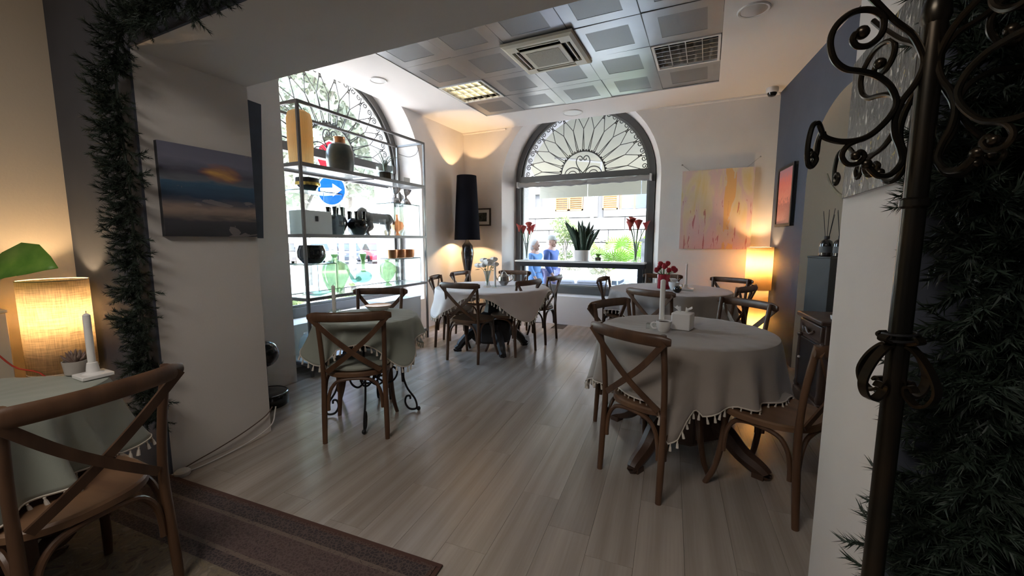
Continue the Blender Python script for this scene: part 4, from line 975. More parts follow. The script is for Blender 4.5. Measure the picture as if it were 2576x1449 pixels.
# ================================================================== WINDOW 2: BLIND, CONSOLE AND PLANTS
def ribbon(mb, pts, widths, side, cup=0.):
    """flat leaf along pts, side = direction across"""
    n = len(pts); vs = []
    for p, w in zip(pts, widths):
        p = Vector(p); s = Vector(side).normalized()
        vs += [p-s*w, p+Vector((0, 0, -cup*w)) if not cup else p+Vector((0, 0, -cup*w)), p+s*w]
    fs = []
    for i in range(n-1):
        a = i*3; fs += [(a, a+1, a+4, a+3), (a+1, a+2, a+5, a+4)]
    mb.add(vs, fs); return mb
def make_window_dressing():
    t = thing('roller_blind', 'rolled-up grey fabric blind under the awning window fanlight', 'blind', (-1.85, 6.33, 2.235))
    BL = mat('grey_blind_fabric', (.36, .34, .32), .85, bump=.1, bscale=200)
    pts = [(-1.05+2.1*i/30, .004*math.sin(i*1.7), -.012*math.sin(PI*i/30)+.006*math.sin(i*2.3)) for i in range(31)]
    obj('fabric_roll', MB().tube(pts, [.040+.006*math.sin(i*1.1)*math.sin(PI*i/30) for i in range(31)], 12), BL, t)
    obj('crumpled_fold', MB().tube(spline([(-.35, -.03, -.02), (-.15, -.045, -.015), (.02, -.045, -.035), (.10, -.03, -.01), (.2, -.02, .02)], 5), [.012, .014, .016, .018, .02, .022, .024, .024, .024, .026, .026, .026, .024, .022, .02, .018, .016, .014, .012, .01, .008], 8), BL, t)
    for s in (-1, 1): obj('end_bracket', MB().box(s*1.06-.012, s*1.06+.012, -.04, .04, -.045, .05), mat('bracket_white', (.6, .58, .55), .5), t, smooth=False)
    # console
    x0, x1 = -2.86, -.80
    t = thing('console_table', 'long black console with a white top standing in the awning window', 'table', ((x0+x1)/2, 6.225, ZSIL)); w = (x1-x0)/2
    obj('table_top', MB().box(-w, w, -.13, .13, .525, .55), mat('white_stone_top', (.78, .77, .75), .3), t, bevel=.002)
    obj('apron', MB().box(-w+.01, w-.01, -.12, .12, .455, .524), BLACKM, t, smooth=False)
    for s in (-1, 1):
        for q in (-1, 1): obj('leg', MB().box(s*(w-.06)-.035, s*(w-.06)+.035, q*.085-.03, q*.085+.03, 0, .455), BLACKM, t, smooth=False)
    ZT = ZSIL+.551
    # snake plant
    t = lathe_thing('snake_plant', 'dark snake plant in a white oval pot on the window console', 'plant', (-1.76, 6.225, ZT), [('pot', [(.10, 0), (.12, .004), (.125, .17), (.117, .17), (.112, .15), (0, .15)], WHITEC)])
    SN = mat('snake_leaf', (.018, .045, .030), .4, col2=(.05, .085, .05), vscale=22, stretch=(1, 1, 4)); rg = random.Random(2)
    for k in range(38):
        a = rg.uniform(0, 6.28); r0 = rg.uniform(.0, .10); lean = rg.uniform(.02, .22); h = rg.uniform(.24, .50); d = Vector((math.cos(a)*1.5, math.sin(a)*.55, 0)); b0 = d*r0*.6
        pts = [tuple(b0+d*lean*(f**1.5)+Vector((0, 0, .14+h*f))) for f in (0, .25, .5, .75, .92, 1)]
        obj('leaf', ribbon(MB(), pts, [.024, .036, .040, .032, .014, .001], (math.cos(a+1.57+rg.uniform(-.8, .8)), .25*math.sin(a), 0), .25), SN, t, solid=.003)
    # orchid
    t = lathe_thing('orchid', 'white orchid in a clear glass pot beside the snake plant', 'plant', (-1.50, 6.21, ZT), [('pot', [(.035, 0), (.045, .005), (.05, .09), (.047, .09), (.04, .01)], PANEL), ('moss', [(.0, .008), (.042, .01), (.046, .06), (0, .07)], mat('moss_brown', (.09, .08, .04), .95))])
    st = MB().tube(spline([(0, 0, .06), (.02, 0, .22), (-.03, 0, .34), (-.10, 0, .37), (-.16, 0, .33)], 5), .003, 6); obj('flower_stem', st, MATS['stem_green'], t)
    for (x, z) in ((-.02, .34), (-.07, .375), (-.12, .36), (-.155, .32), (.05, .30), (.10, .31), (.13, .27)):
        mb = MB(); flower_petals(mb, (x, -.01, z), .042, 5, .2, rg); obj('orchid_flower', mb, mat('orchid_petal', (.7, .68, .66), .7), t, solid=.001)
    for k in range(4):
        a = k*1.6+.4; pts = [(0, 0, .07), (math.cos(a)*.06, math.sin(a)*.04, .12), (math.cos(a)*.13, math.sin(a)*.07, .10)]
        obj('leaf', ribbon(MB(), pts, [.012, .022, .002], (-math.sin(a), math.cos(a), 0), .2), LEAFG, t, solid=.002)
    obj('root', MB().tube(spline([(.0, 0, .06), (-.08, -.02, .05), (-.10, -.02, .14), (-.05, 0, .2)], 5), .003, 5), MATS['moss_brown'], t)
    CAL = mat('calla_red', (.40, .025, .03), .5, col2=(.5, .12, .08), vscale=14)
    def callas(label, x, h, n, seed):
        t = lathe_thing('calla_vase', label, 'vase', (x, 6.225, ZT), [('vase', [(.03, 0), (.04, .006), (.03, .05), (.018, .12), (.022, .22), (.04, .28), (.037, .28), (.016, .13), (0, .03)], MATS['vase_crystal'])]); r2 = random.Random(seed)
        for k in range(n):
            a = 2*PI*k/n+r2.uniform(-.3, .3); r = r2.uniform(.05, .11); hh = h+r2.uniform(-.07, .06); c = Vector((math.cos(a)*r*1.3, math.sin(a)*r*.5, hh))
            obj('calla_stem', MB().tube(spline([(0, 0, .03), tuple(c*.35+Vector((0, 0, hh*.25))), tuple(c)], 4), .006, 6), MATS['stem_green'], t)
            mb = MB().lathe([(.007, -.06), (.022, -.01), (.045, .035), (.058, .05)], 14, tuple(c), cap=False); mb.v = [(p[0], p[1], p[2]+.5*max(0, (p[0]-c.x)*math.cos(a)+(p[1]-c.y)*math.sin(a))) for p in mb.v]
            obj('calla_flower', mb, CAL, t, solid=.002)
    callas('tall glass vase of red calla lilies at the lamp end of the window console', -2.70, .53, 5, 3)
    callas('tall glass vase of red calla lilies at the painting end of the window console', -.95, .58, 6, 8)
make_window_dressing()

# ================================================================== NICHE FURNITURE
def make_niche_things():
    rz = math.atan2(-.13, .9915)*0+math.radians(-7.5)
    t = thing('carved_cabinet', 'dark carved wooden cabinet with one drawer in front of the arched niche', 'cabinet', (.975, 3.88, 0), math.radians(7.5))
    hx, hy = .21, .235
    obj('carcass', MB().box(-hx+.02, hx, -hy, hy, .10, .70), DARKW, t, bevel=.004)
    obj('table_top', MB().box(-hx-.02, hx+.01, -hy-.02, hy+.02, .70, .735), DARKW, t, bevel=.01)
    d = obj('drawer', MB().box(-hx-.004, -hx+.03, -hy+.02, hy-.02, .565, .685), mat('carved_oak_light', (.075, .042, .028), .4, var=.2, vscale=14), t, bevel=.008)
    obj('carved_pull', MB().tube(spline([(-hx-.01, -.11, .63), (-hx-.022, -.05, .60), (-hx-.03, 0, .64), (-hx-.022, .05, .60), (-hx-.01, .11, .63)], 5), .010, 8).sphere((-hx-.02, 0, .615), .018, 10, 8), MATS['carved_oak_light'], d)
    dr = obj('door', MB().box(-hx+.004, -hx+.026, -hy+.035, hy-.035, .13, .535), mat('door_black_oak', (.014, .009, .008), .4), t, bevel=.006)
    obj('knob', MB().sphere((-hx-.008, hy-.07, .36), .011, 10, 8), mat('white_knob', (.7, .68, .66), .3), dr)
    obj('plinth', MB().box(-hx-.012, hx+.005, -hy-.012, hy+.012, 0, .10), DARKW, t, bevel=.012)
    for s in (-1, 1): obj('corner_post', MB().lathe([(.018, .10), (.026, .13), (.018, .16), (.022, .34), (.018, .52), (.026, .545), (.018, .56)], 12, (-hx+.012, s*(hy-.012), 0)), DARKW, t)
    t = thing('display_column', 'tall dark grey square column carrying the reed diffusers in the niche', 'column', (.985, 4.40, 0), math.radians(30))
    CM = mat('dark_grey_lacquer', (.03, .028, .027), .6, var=.1); obj('shaft', MB().box(-.12, .12, -.12, .12, 0, 1.17), CM, t, bevel=.003); obj('top_slab', MB().box(-.125, .125, -.125, .125, 1.17, 1.185), CM, t, bevel=.003)
    AMB = mat('dark_amber_glass', (.015, .012, .012), .08, coat=.6)
    for (x, y, lb) in ((.945, 4.43, 'dark reed diffuser bottle nearer the blue wall on the grey column'), (1.02, 4.32, 'dark reed diffuser bottle nearer the white pillar on the grey column')):
        t = lathe_thing('reed_diffuser', lb, 'diffuser', (x, y, 1.186), [('bottle', [(.045, 0), (.05, .006), (.05, .10), (.042, .13), (.02, .148), (.018, .15)], AMB), ('collar', [(.02, .149), (.02, .175), (.012, .175)], BLACKM), ('paper_label', [(.0506, .03), (.0506, .085)], mat('grey_label', (.12, .12, .12), .7))])
        for k in range(6):
            a = k*1.05+.3; obj('reed', MB().tube([(0, 0, .05), (math.cos(a)*.045, math.sin(a)*.045, .36+.01*k)], .0022, 5), BLACKM, t)
    candle('cream pillar candle on the dark carved cabinet', (.90, 3.72, .737), .14, 'cup', .024)
    t = thing('antler', 'pale curved antler mounted on the niche wall above the diffusers', 'antler', (1.12, 4.78, 1.67)); AN = mat('antler_bone', (.22, .19, .13), .6, var=.2)
    obj('main_beam', MB().tube(spline([(.10, -.36, -.02), (.02, -.25, .0), (-.05, -.10, .06), (-.10, .02, .17), (-.13, .07, .28)], 5), [.02-.0006*i for i in range(21)], 8), AN, t)
    obj('tine', MB().tube(spline([(.02, -.25, .0), (-.03, -.26, .06), (-.04, -.24, .12)], 4), [.012-.001*i for i in range(9)], 7), AN, t)
    obj('skull_plate', MB().sphere((.12, -.36, -.02), .05, 12, 8, (.7, 1, 1)), AN, t)
make_niche_things()

# ================================================================== THINGS BY THE PILLAR
def make_pillar_things():
    t = thing('ball_stand', 'glossy black ball on a round black foot behind the seascape pillar', 'stand', (-3.15, 2.0, 0))
    obj('foot', MB().lathe([(.15, 0), (.158, .02), (.158, .085), (.148, .10), (.10, .108), (.06, .104), (0, .104)], 36), BLACKG, t); obj('foot_ring', MB().tube([(.15*math.cos(2*PI*i/40), .15*math.sin(2*PI*i/40), .098) for i in range(40)], .007, 6, closed=True), BLACKG, t)
    obj('stem', MB().tube([(0, 0, .10), (0, 0, .34)], .018, 10), BLACKG, t); obj('ball', MB().sphere((0, 0, .42), .108, 28, 18), BLACKG, t)
    t = thing('extension_cord', 'white power cord with a round plug along the foot of the pillar', 'cord', (-2.66, 1.15, 0))
    W_ = mat('white_cable', (.62, .58, .55), .5)
    obj('cable', MB().tube(spline([(-.01, -.04, .004), (.035, .005, .006), (.05, .12, .005), (.045, .30, .012), (.03, .45, .03), (.005, .56, .06), (-.02, .60, .12), (-.02, .61, .16)], 6), .0045, 6), W_, t)
    obj('dark_cable', MB().tube(spline([(.02, -.03, .012), (.012, .08, .03), (.008, .22, .05), (.006, .38, .085), (.0, .52, .13), (-.012, .58, .17)], 6), .004, 6), mat('brown_cable', (.09, .055, .04), .5), t)
    obj('plug', MB().lathe([(.034, 0), (.038, .006), (.038, .022), (.03, .03), (.0, .032)], 22, (.045, .0, 0)), W_, t)
    t = thing('lamp_cord', 'thin red lamp cord hanging in front of the linen lamp', 'cord', (-3.02, .62, 0)); obj('cord', MB().tube(spline([(-.10, .0, .86), (-.06, .08, .70), (.02, .18, .58), (.03, .2, .02)], 6), .004, 6), mat('red_cord', (.55, .06, .03), .6), t)
    obj('plug', MB().box(.015, .045, .185, .215, 0, .03), MATS['red_cord'], t, bevel=.004)
    t = thing('plinth', 'narrow cream plinth in the corner left of the linen lamp', 'plinth', (-3.44, .66, 0)); obj('body', MB().box(-.12, .12, -.10, .10, 0, .94), mat('cream_plinth', (.62, .54, .42), .7), t, bevel=.004); obj('cap', MB().box(-.125, .125, -.105, .105, .94, .955), MATS['cream_plinth'], t, bevel=.003)
    t = lathe_thing('banana_plant', 'potted plant with a broad green leaf on the cream plinth', 'plant', (-3.44, .66, .956), [('pot', [(.06, 0), (.07, .006), (.085, .11), (.078, .11), (.07, .09), (0, .09)], mat('charcoal_pot', (.04, .04, .045), .6))])
    for k, (a, ln, up) in enumerate(((.50, .47, .18), (-1.0, .42, .35), (-.35, .30, .42), (-1.5, .30, .5))):
        d = Vector((math.cos(a), math.sin(a), 0)); s = (-d.y*.45, d.x*.45, .85) if k == 0 else (-d.y, d.x, .12); pts = []
        for f in (0, .15, .35, .55, .75, .9, 1): pts.append(tuple(d*ln*f+Vector((0, 0, .09+up*math.sin(PI*min(1, f*.72+.02))*1.0))))
        obj('leaf', ribbon(MB(), pts, [.006, .04, .085, .10, .085, .04, .002], s, .25), LEAFG, t, solid=.0015)
make_pillar_things()

# ================================================================== RUG
def make_rug():
    m, nt, b = _base('persian_rug_pile'); N = nt.nodes; L = nt.links; b.inputs['Roughness'].default_value = .95
    hx, hy = 1.22, .95
    tc = N.new('ShaderNodeTexCoord'); v = tc.outputs['Object']; sx = N.new('ShaderNodeSeparateXYZ'); L.new(v, sx.inputs[0])
    d = mth(N, L, 'MINIMUM', mth(N, L, 'SUBTRACT', hx, mth(N, L, 'ABSOLUTE', sx.outputs[0])), mth(N, L, 'SUBTRACT', hy, mth(N, L, 'ABSOLUTE', sx.outputs[1])))
    band = N.new('ShaderNodeValToRGB'); band.color_ramp.interpolation = 'CONSTANT'; e = band.color_ramp.elements
    stops = [(0, (.075, .036, .028)), (.035, (.05, .036, .038)), (.10, (.17, .125, .10)), (.118, (.09, .058, .056)), (.26, (.17, .125, .10)), (.278, (.05, .036, .038)), (.34, (.16, .125, .095))]
    while len(e) < len(stops): e.new(.5)
    for q, (p, c) in zip(e, stops): q.position = p; q.color = (*c, 1)
    L.new(mth(N, L, 'MULTIPLY', d, 1.0), band.inputs[0])
    vo = N.new('ShaderNodeTexVoronoi'); vo.feature = 'DISTANCE_TO_EDGE'; vo.inputs['Scale'].default_value = 62; L.new(v, vo.inputs['Vector'])
    n = nz(N, L, v, (48, 48, 1), 1, 4, 2.5); n2 = nz(N, L, v, (9, 9, 1), 1, 5, 3.0)
    c1 = mixc(N, L, mth(N, L, 'MULTIPLY', mth(N, L, 'LESS_THAN', vo.outputs[0], .12), .45), band.outputs[0], (.17, .12, .10))
    c2 = mixc(N, L, mth(N, L, 'MULTIPLY', mth(N, L, 'GREATER_THAN', n, .60), .6), c1, (.03, .022, .025))
    fieldm = mth(N, L, 'GREATER_THAN', d, .34)
    fc = ramp(N, L, n2, [(.35, (.10, .075, .06)), (.45, (.20, .155, .10)), (.55, (.15, .12, .09)), (.65, (.24, .20, .15))])
    c3 = mixc(N, L, fieldm, c2, fc); L.new(c3, b.inputs['Base Color'])
    bp = N.new('ShaderNodeBump'); bp.inputs['Strength'].default_value = .5; bp.inputs['Distance'].default_value = .004; L.new(nz(N, L, v, (500, 500, 1), 1, 2), bp.inputs['Height']); L.new(bp.outputs[0], b.inputs['Normal'])
    a = math.radians(4.23); ca, sa = math.cos(a), math.sin(a); cx, cy = -.905-hx*ca+hy*sa, 1.246-hx*sa-hy*ca
    t = thing('rug', 'dark patterned oriental rug with brown border', 'rug', (cx, cy, 0), a)
    obj('pile', MB().box(-hx+.02, hx-.02, -hy+.02, hy-.02, .0005, .011), m, t, smooth=False)
    mb = MB()
    for (x0, x1, y0, y1) in ((-hx, hx, -hy, -hy+.02), (-hx, hx, hy-.02, hy), (-hx, -hx+.02, -hy+.02, hy-.02), (hx-.02, hx, -hy+.02, hy-.02)): mb.box(x0, x1, y0, y1, .0005, .010)
    obj('bound_edge', mb, mat('rug_binding', (.085, .04, .03), .9), t, bevel=.003)
make_rug()

# ================================================================== COAT RACK
def make_coat_rack():
    t = thing('coat_rack', 'bronzed wrought-iron coat stand with scrolled hooks in front of the white pillar', 'coat rack', (.303, .895, 0))
    obj('pole', MB().tube([(0, 0, .03), (0, 0, 1.66)], .0155, 20), BRONZE, t)
    obj('finial', MB().lathe([(.0155, 1.655), (.019, 1.665), (.017, 1.685), (.010, 1.705), (0, 1.73)], 16), BRONZE, t)
    for k in range(4):
        obj('foot', MB().tube(spline([(.0, 0, .16), (.05, 0, .14), (.12, 0, .07), (.18, 0, .012), (.21, 0, .02), (.205, 0, .045), (.185, 0, .04)], 5), .0085, 8), BRONZE, t, rot=(0, 0, k*PI/2+.5))
    q = 2.386e-4
    def P(X, Y, yo=0.): return ((X-890)*-q, yo, 1.654+(279-Y)*q)
    c1 = [(300, -40), (400, 60), (480, 130), (620, 250), (740, 330), (815, 430), (842, 520), (805, 640), (725, 760), (692, 870), (705, 970), (750, 1060), (768, 1150), (705, 1230), (620, 1240), (560, 1195), (532, 1162)]
    c2 = [(420, 325), (375, 335), (362, 375), (400, 410), (480, 400), (548, 330), (548, 235), (470, 188), (350, 200), (250, 280), (216, 380), (250, 490), (330, 550), (430, 565), (540, 592), (640, 660), (690, 760), (660, 850), (570, 950), (480, 1000), (350, 1015), (240, 990), (215, 955)]
    c3 = [(480, 1000), (395, 1040), (360, 1105), (400, 1160), (470, 1160), (512, 1112), (485, 1080), (452, 1108)]
    h1 = [P(215, 955), P(170, 900, .004), P(110, 930, .012), P(84, 1050, .014), P(92, 1165, .014), P(120, 1190, .014), P(146, 1145, .014), P(122, 1105, .014), P(102, 1130, .014)]
    h2 = [P(215, 955), P(225, 1000, -.010), P(232, 1080, -.014), P(205, 1150, -.014), P(175, 1140, -.014), P(165, 1090, -.014), P(182, 1060, -.014), P(196, 1085, -.014)]
    arms = MB(); meshes = []
    for nm, pts, r in (('hook_bar', [P(*p) for p in c1], .0048), ('scroll_arm', [P(*p) for p in c2], .0048), ('curl', [P(*p) for p in c3], .0042), ('hook_tip', h1, .0040), ('hook_tip', h2, .0040)):
        mb = MB().tube(spline(pts, 5), r, 8)
        if nm in ('hook_bar', 'curl'): mb.sphere(pts[-1], r*1.7, 10, 8)
        if nm == 'scroll_arm': mb.sphere(pts[0], r*2.1, 10, 8)
        meshes.append((nm, mb.mesh(nm)))
    base = math.atan2(-.431, -.903)
    for k, da in enumerate((0, 88, 176, 262)):
        for nm, me in meshes: link(nm, me, BRONZE, t, None, (0, 0, base+math.radians(da)))
    obj('collar', MB().lathe([(.0155, 1.372), (.02, 1.376), (.02, 1.386), (.0155, 1.39)], 20), BRONZE, t)
    obj('binding', MB().tube([(.022*math.cos(i*.35), .022*math.sin(i*.35), 1.145+.0006*i) for i in range(40)], .0022, 5), IRON, t)
    s2 = 4.44e-4
    lp = [((325-X)*s2, 0, 1.148+(605-Y)*s2) for X, Y in ((262, 575), (250, 590), (285, 605), (300, 612), (265, 625), (215, 680), (184, 750), (200, 805), (240, 825), (275, 800), (280, 770), (262, 762), (250, 778))]
    lm = MB().tube(spline(lp, 5), 1, 4, sec=(.0075, .0022), up=(0, 1, 0)).mesh('lower_loop')
    for da in (8, 98, 186, 275): link('lower_loop', lm, BRONZE, t, None, (0, 0, base+math.radians(da)))
make_coat_rack()

# ================================================================== FIR GARLANDS
def sprig_mesh(seed, L=.10):
    rg = np.random.default_rng(seed); mb = MB()
    def twig(p0, d0, ln, n):
        p0 = Vector(p0); d0 = Vector(d0).normalized(); mb.tube([p0, p0+d0*ln], [.0016, .0007], 3)
        for i in range(n):
            f = (i+.5)/n; sw = rg.uniform(.35, .85); r = Vector(rg.normal(size=3)); r = (r-d0*r.dot(d0)).normalized(); nl = rg.uniform(.020, .034)*(1-.3*f)
            d = d0*math.cos(sw)+r*math.sin(sw); s = d.cross(Vector(rg.normal(size=3))).normalized()*.0015; p = p0+d0*ln*f; mb.add([p-s, p+s, p+d*nl], [(0, 1, 2)])
    twig((0, 0, 0), (1, 0, 0), L, 70)
    for k in range(4):
        a = k*1.6+seed; x = L*(.12+.17*k); twig((x, 0, 0), (.75, math.cos(a)*.66, math.sin(a)*.66), L*.62, 46)
    return mb.mesh('sprig', False)
def make_garlands():
    NEED = mat('fir_needles', (.010, .020, .014), .6, col2=(.022, .036, .022), vscale=30, objrand=.35)
    WIREM = mat('garland_wire', (.02, .03, .018), .7)
    sm = [sprig_mesh(40+i) for i in range(4)]
    def garland(label, path, count, spread, seed, ln=(.8, 1.3)):
        rg = random.Random(seed); t = thing('fir_garland', label, 'garland', path[0]); o = Vector(path[0]); P = [p-o for p in spline(path, 12)]
        obj('core_wire', MB().tube(P, .006, 6), WIREM, t)
        cum = [0]
        for i in range(1, len(P)): cum.append(cum[-1]+(P[i]-P[i-1]).length)
        for k in range(count):
            d = cum[-1]*(k+rg.random())/count; i = max(1, min(len(P)-1, next((j for j, c in enumerate(cum) if c >= d), len(P)-1)))
            p = P[i-1].lerp(P[i], (d-cum[i-1])/max(1e-6, cum[i]-cum[i-1])); tan = (P[i]-P[i-1]).normalized()
            r = Vector((rg.gauss(0, 1), rg.gauss(0, 1)-spread, rg.gauss(0, 1)*.6)); r = (r-tan*r.dot(tan)*.75).normalized()
            dr = (r+tan*rg.uniform(-.55, .35)+Vector((0, 0, -.18))).normalized(); dr.y = min(dr.y, .12); q = dr.to_track_quat('X', 'Z'); sc = rg.uniform(*ln)
            s = link('sprig', sm[k % 4], NEED, t, p, None, (sc, sc*1.1, sc*1.1)); s.rotation_mode = 'QUATERNION'; s.rotation_quaternion = q
    garland('dark fir garland hanging down the seascape pillar and along the lintel', [(-2.63, 1.08, .35), (-2.68, 1.075, .75), (-2.69, 1.07, 1.15), (-2.67, 1.07, 1.6), (-2.67, 1.06, 2.0), (-2.58, 1.05, 2.26), (-2.30, 1.05, 2.31), (-1.75, 1.04, 2.325), (-1.2, 1.04, 2.40)], 300, .5, 5, (.75, 1.2))
    garland('thick dark fir garland hanging on the white pillar behind the coat stand', [(.50, 1.07, .10), (.47, 1.06, .5), (.49, 1.065, .9), (.475, 1.06, 1.3), (.48, 1.06, 1.7), (.49, 1.06, 2.05), (.50, 1.06, 2.3)], 300, .6, 9, (.9, 1.5))
    garland('second dark fir garland trailing down the navy wall beside the coat stand', [(.72, 1.06, .15), (.69, 1.05, .6), (.71, 1.055, 1.1), (.68, 1.05, 1.6), (.70, 1.06, 2.1)], 300, .6, 12, (1.0, 1.6))
make_garlands()

# ================================================================== OUTDOORS
GZ = -.32
def make_outdoors():
    struct('street_pavement', MB().box(-60, 40, -20, 60, GZ-.2, GZ), mat('pale_paving', (.50, .48, .45), .85, var=.08, vscale=2, bump=.1, bscale=30), smooth=False)
    struct('roof', MB().box(-4.58, 1.7, -2.75, 6.84, 3.86, 4.0), mat('sky_stop_slab', (.4, .38, .36), .9), smooth=False)  # unseen slab added over the rooms to stop sky light leaking in
    struct('terrace_paving', MB().box(-7, 4, 6.9, 16.6, GZ, GZ+.012), mat('terrace_stone', (.20, .195, .19), .8, var=.1, vscale=2), smooth=False)
    # awning
    t = thing('awning', 'beige fabric awning with hanging valance over the window', 'awning', (-1.4, 6.9, 3.5))
    AW = translucent('awning_canvas', (.40, .385, .32), .4)
    x0, x1 = -2.05, 2.35; pr_ = 1.75; dz = -.95
    mb = MB().quad((x0, 0, 0), (x1, 0, 0), (x1, pr_, dz), (x0, pr_, dz)); obj('canopy', mb, AW, t, solid=.006, smooth=False)
    W = (x1-x0)/4
    for k in range(4):
        a = x0+W*k+.004; b = x0+W*(k+1)-.004; mb = MB().quad((a, pr_, dz), (b, pr_, dz), (b, pr_+.01, dz-.30), (a, pr_+.01, dz-.30)); obj('valance_panel', mb, AW, t, solid=.005, smooth=False)
    AL = mat('awning_metal', (.45, .44, .42), .5)
    obj('front_bar', MB().tube([(x0, pr_-.02, dz+.0), (x1, pr_-.02, dz+.0)], .03, 8), AL, t)
    for x in (-.72, 1.4): obj('folding_arm', MB().tube([(x-.35, .02, -.75), (x+.25, .9, -.72), (x+.05, pr_-.05, dz-.02)], .022, 8), AL, t)
    # facade across the street
    Y = 17.0
    f = thing('facade', 'pale rusticated stone house front with wooden shutters across the street', 'building', (-5, Y, GZ))
    ST = mat('pale_stone', (.25, .245, .235), .85, var=.05, vscale=3); JT = mat('stone_joint', (.06, .06, .06), .9)
    obj('backing_wall', MB().box(-6.6, 7.5, .05, .6, 0, 12), JT, f, smooth=False)
    wins = [(-.40, 2.9), (2.3, 2.9), (-3.2, 2.9), (5.0, 2.9)]
    BH, BWd = .52, 1.30; full = MB().box(-BWd/2+.02, BWd/2-.02, -.03, .07, .02, BH-.02).mesh('stone_block', False)
    for r in range(12):
        for c in range(-4, 6):
            x = c*BWd+(r % 2)*BWd/2; z = r*BH
            if any(abs(x-wx) < .58+BWd/2 and wz-.2 < z+BH and z < wz+1.9 for wx, wz in wins):
                continue
            link('stone_block', full, ST, f, (x, 0, z))
    for wx, wz in wins:
        obj('window_surround', MB().box(wx-1.22, wx-.62, -.02, .06, wz-.28, wz+2.1).box(wx+.62, wx+1.22, -.02, .06, wz-.28, wz+2.1).box(wx-.62, wx+.62, -.02, .06, wz-.28, wz).box(wx-.62, wx+.62, -.02, .06, wz+1.75, wz+2.1), ST, f, smooth=False)
        wf = obj('window_frame', MB().box(wx-.6, wx-.5, .02, .07, wz, wz+1.75).box(wx+.5, wx+.6, .02, .07, wz, wz+1.75).box(wx-.04, wx+.04, .02, .07, wz, wz+1.75), mat('terracotta_frame', (.12, .045, .025), .6), f, smooth=False)
        for s in (-1, 1): obj('pane', MB().box(wx+s*.27-.23, wx+s*.27+.23, .03, .05, wz+.02, wz+1.72), mat('far_glass', (.05, .06, .075), .2), wf, smooth=False)
    def shutter(x, z, w, h):
        SH = mat('ochre_shutter', (.20, .105, .035), .6); s = obj('shutter', MB().box(x-w/2, x-w/2+.05, -.09, -.05, z, z+h).box(x+w/2-.05, x+w/2, -.09, -.05, z, z+h).box(x-w/2, x+w/2, -.09, -.05, z, z+.06).box(x-w/2, x+w/2, -.09, -.05, z+h-.06, z+h), SH, f, smooth=False)
        sl = MB().box(-w/2+.05, w/2-.05, -.012, .012, -.028, .028, Matrix.Rotation(.6, 3, 'X')).mesh('slat', False)
        for k in range(int((h-.12)/.085)): link('slat', sl, SH, s, (x, -.07, z+.10+.085*k))
    for wx, wz in wins:
        if wx < 0: shutter(wx-.31, wz, .6, 1.75); shutter(wx+.31, wz, .6, 1.75)
        else: shutter(wx-.95, wz, .62, 1.75); shutter(wx+.95, wz, .62, 1.75)
    obj('downpipe', MB().tube([(.62, -.12, 0), (.62, -.12, 11)], .075, 10), mat('zinc_pipe', (.33, .34, .35), .5, metal=.5), f)
make_outdoors()

def leaf_cloud(blobs, n, size, seed):
    rg = np.random.default_rng(seed); w = np.array([b[3]**2 for b in blobs]); w = w/w.sum(); V = []; F = []
    idx = rg.choice(len(blobs), n, p=w)
    for i in idx:
        bx, by, bz, br = blobs[i]; d = rg.normal(size=3); d /= np.linalg.norm(d); r = br*rg.uniform(.25, 1)**.5
        p = np.array([bx, by, bz])+d*r*np.array([1, 1, .75]); a = rg.normal(size=3); a /= np.linalg.norm(a); b = np.cross(a, rg.normal(size=3)); b /= np.linalg.norm(b); s = size*rg.uniform(.6, 1.3); k = len(V)
        V += [p-a*s, p+b*s*.45, p+a*s, p-b*s*.45]; F.append((k, k+1, k+2, k+3))
    m = MB(); m.v = [tuple(q) for q in V]; m.f = F; return m
def quick(mb, name):
    me = bpy.data.meshes.new(name); me.from_pydata(mb.v, [], mb.f); return me
LEAFT = translucent('sunlit_leaf', (.34, .36, .28), .45); LEAFO = translucent('olive_leaf', (.15, .19, .09), .45); LEAFP = translucent('palm_leaf', (.10, .21, .03), .5); BARK = mat('plane_bark', (.25, .22, .18), .85, col2=(.14, .12, .10), vscale=6, bump=.3, bscale=12)
def tree(name, label, loc, h, r, n, seed, lm=LEAFT, size=.13, trunk=.16, clear=2.2, group=None):
    t = thing(name, label, 'tree', loc, 0, group); rg = random.Random(seed); top = h*.62
    obj('trunk', MB().tube(spline([(0, 0, 0), (.05, .02, clear*.6), (-.03, .05, clear), (.08, 0, top)], 5), [trunk*(1-.55*i/15) for i in range(16)], 9), BARK, t)
    bl = []
    for k in range(9):
        a = k*2.4+rg.random(); rr = r*rg.uniform(.25, .75); z = clear+(h-clear)*rg.uniform(.2, .95); e = (math.cos(a)*rr, math.sin(a)*rr, z); z0 = clear+(top-clear)*rg.random()*.8
        obj('branch', MB().tube(spline([(.03, .02, z0), (e[0]*.5, e[1]*.5, (z0+z)/2+.1), e], 4), [trunk*.42*(1-.85*i/8) for i in range(9)], 6), BARK, t); bl.append((*e, r*rg.uniform(.4, .6)))
    o = link('foliage', quick(leaf_cloud(bl, n, size, seed), 'foliage'), lm, t); o['kind'] = 'stuff'
    return t
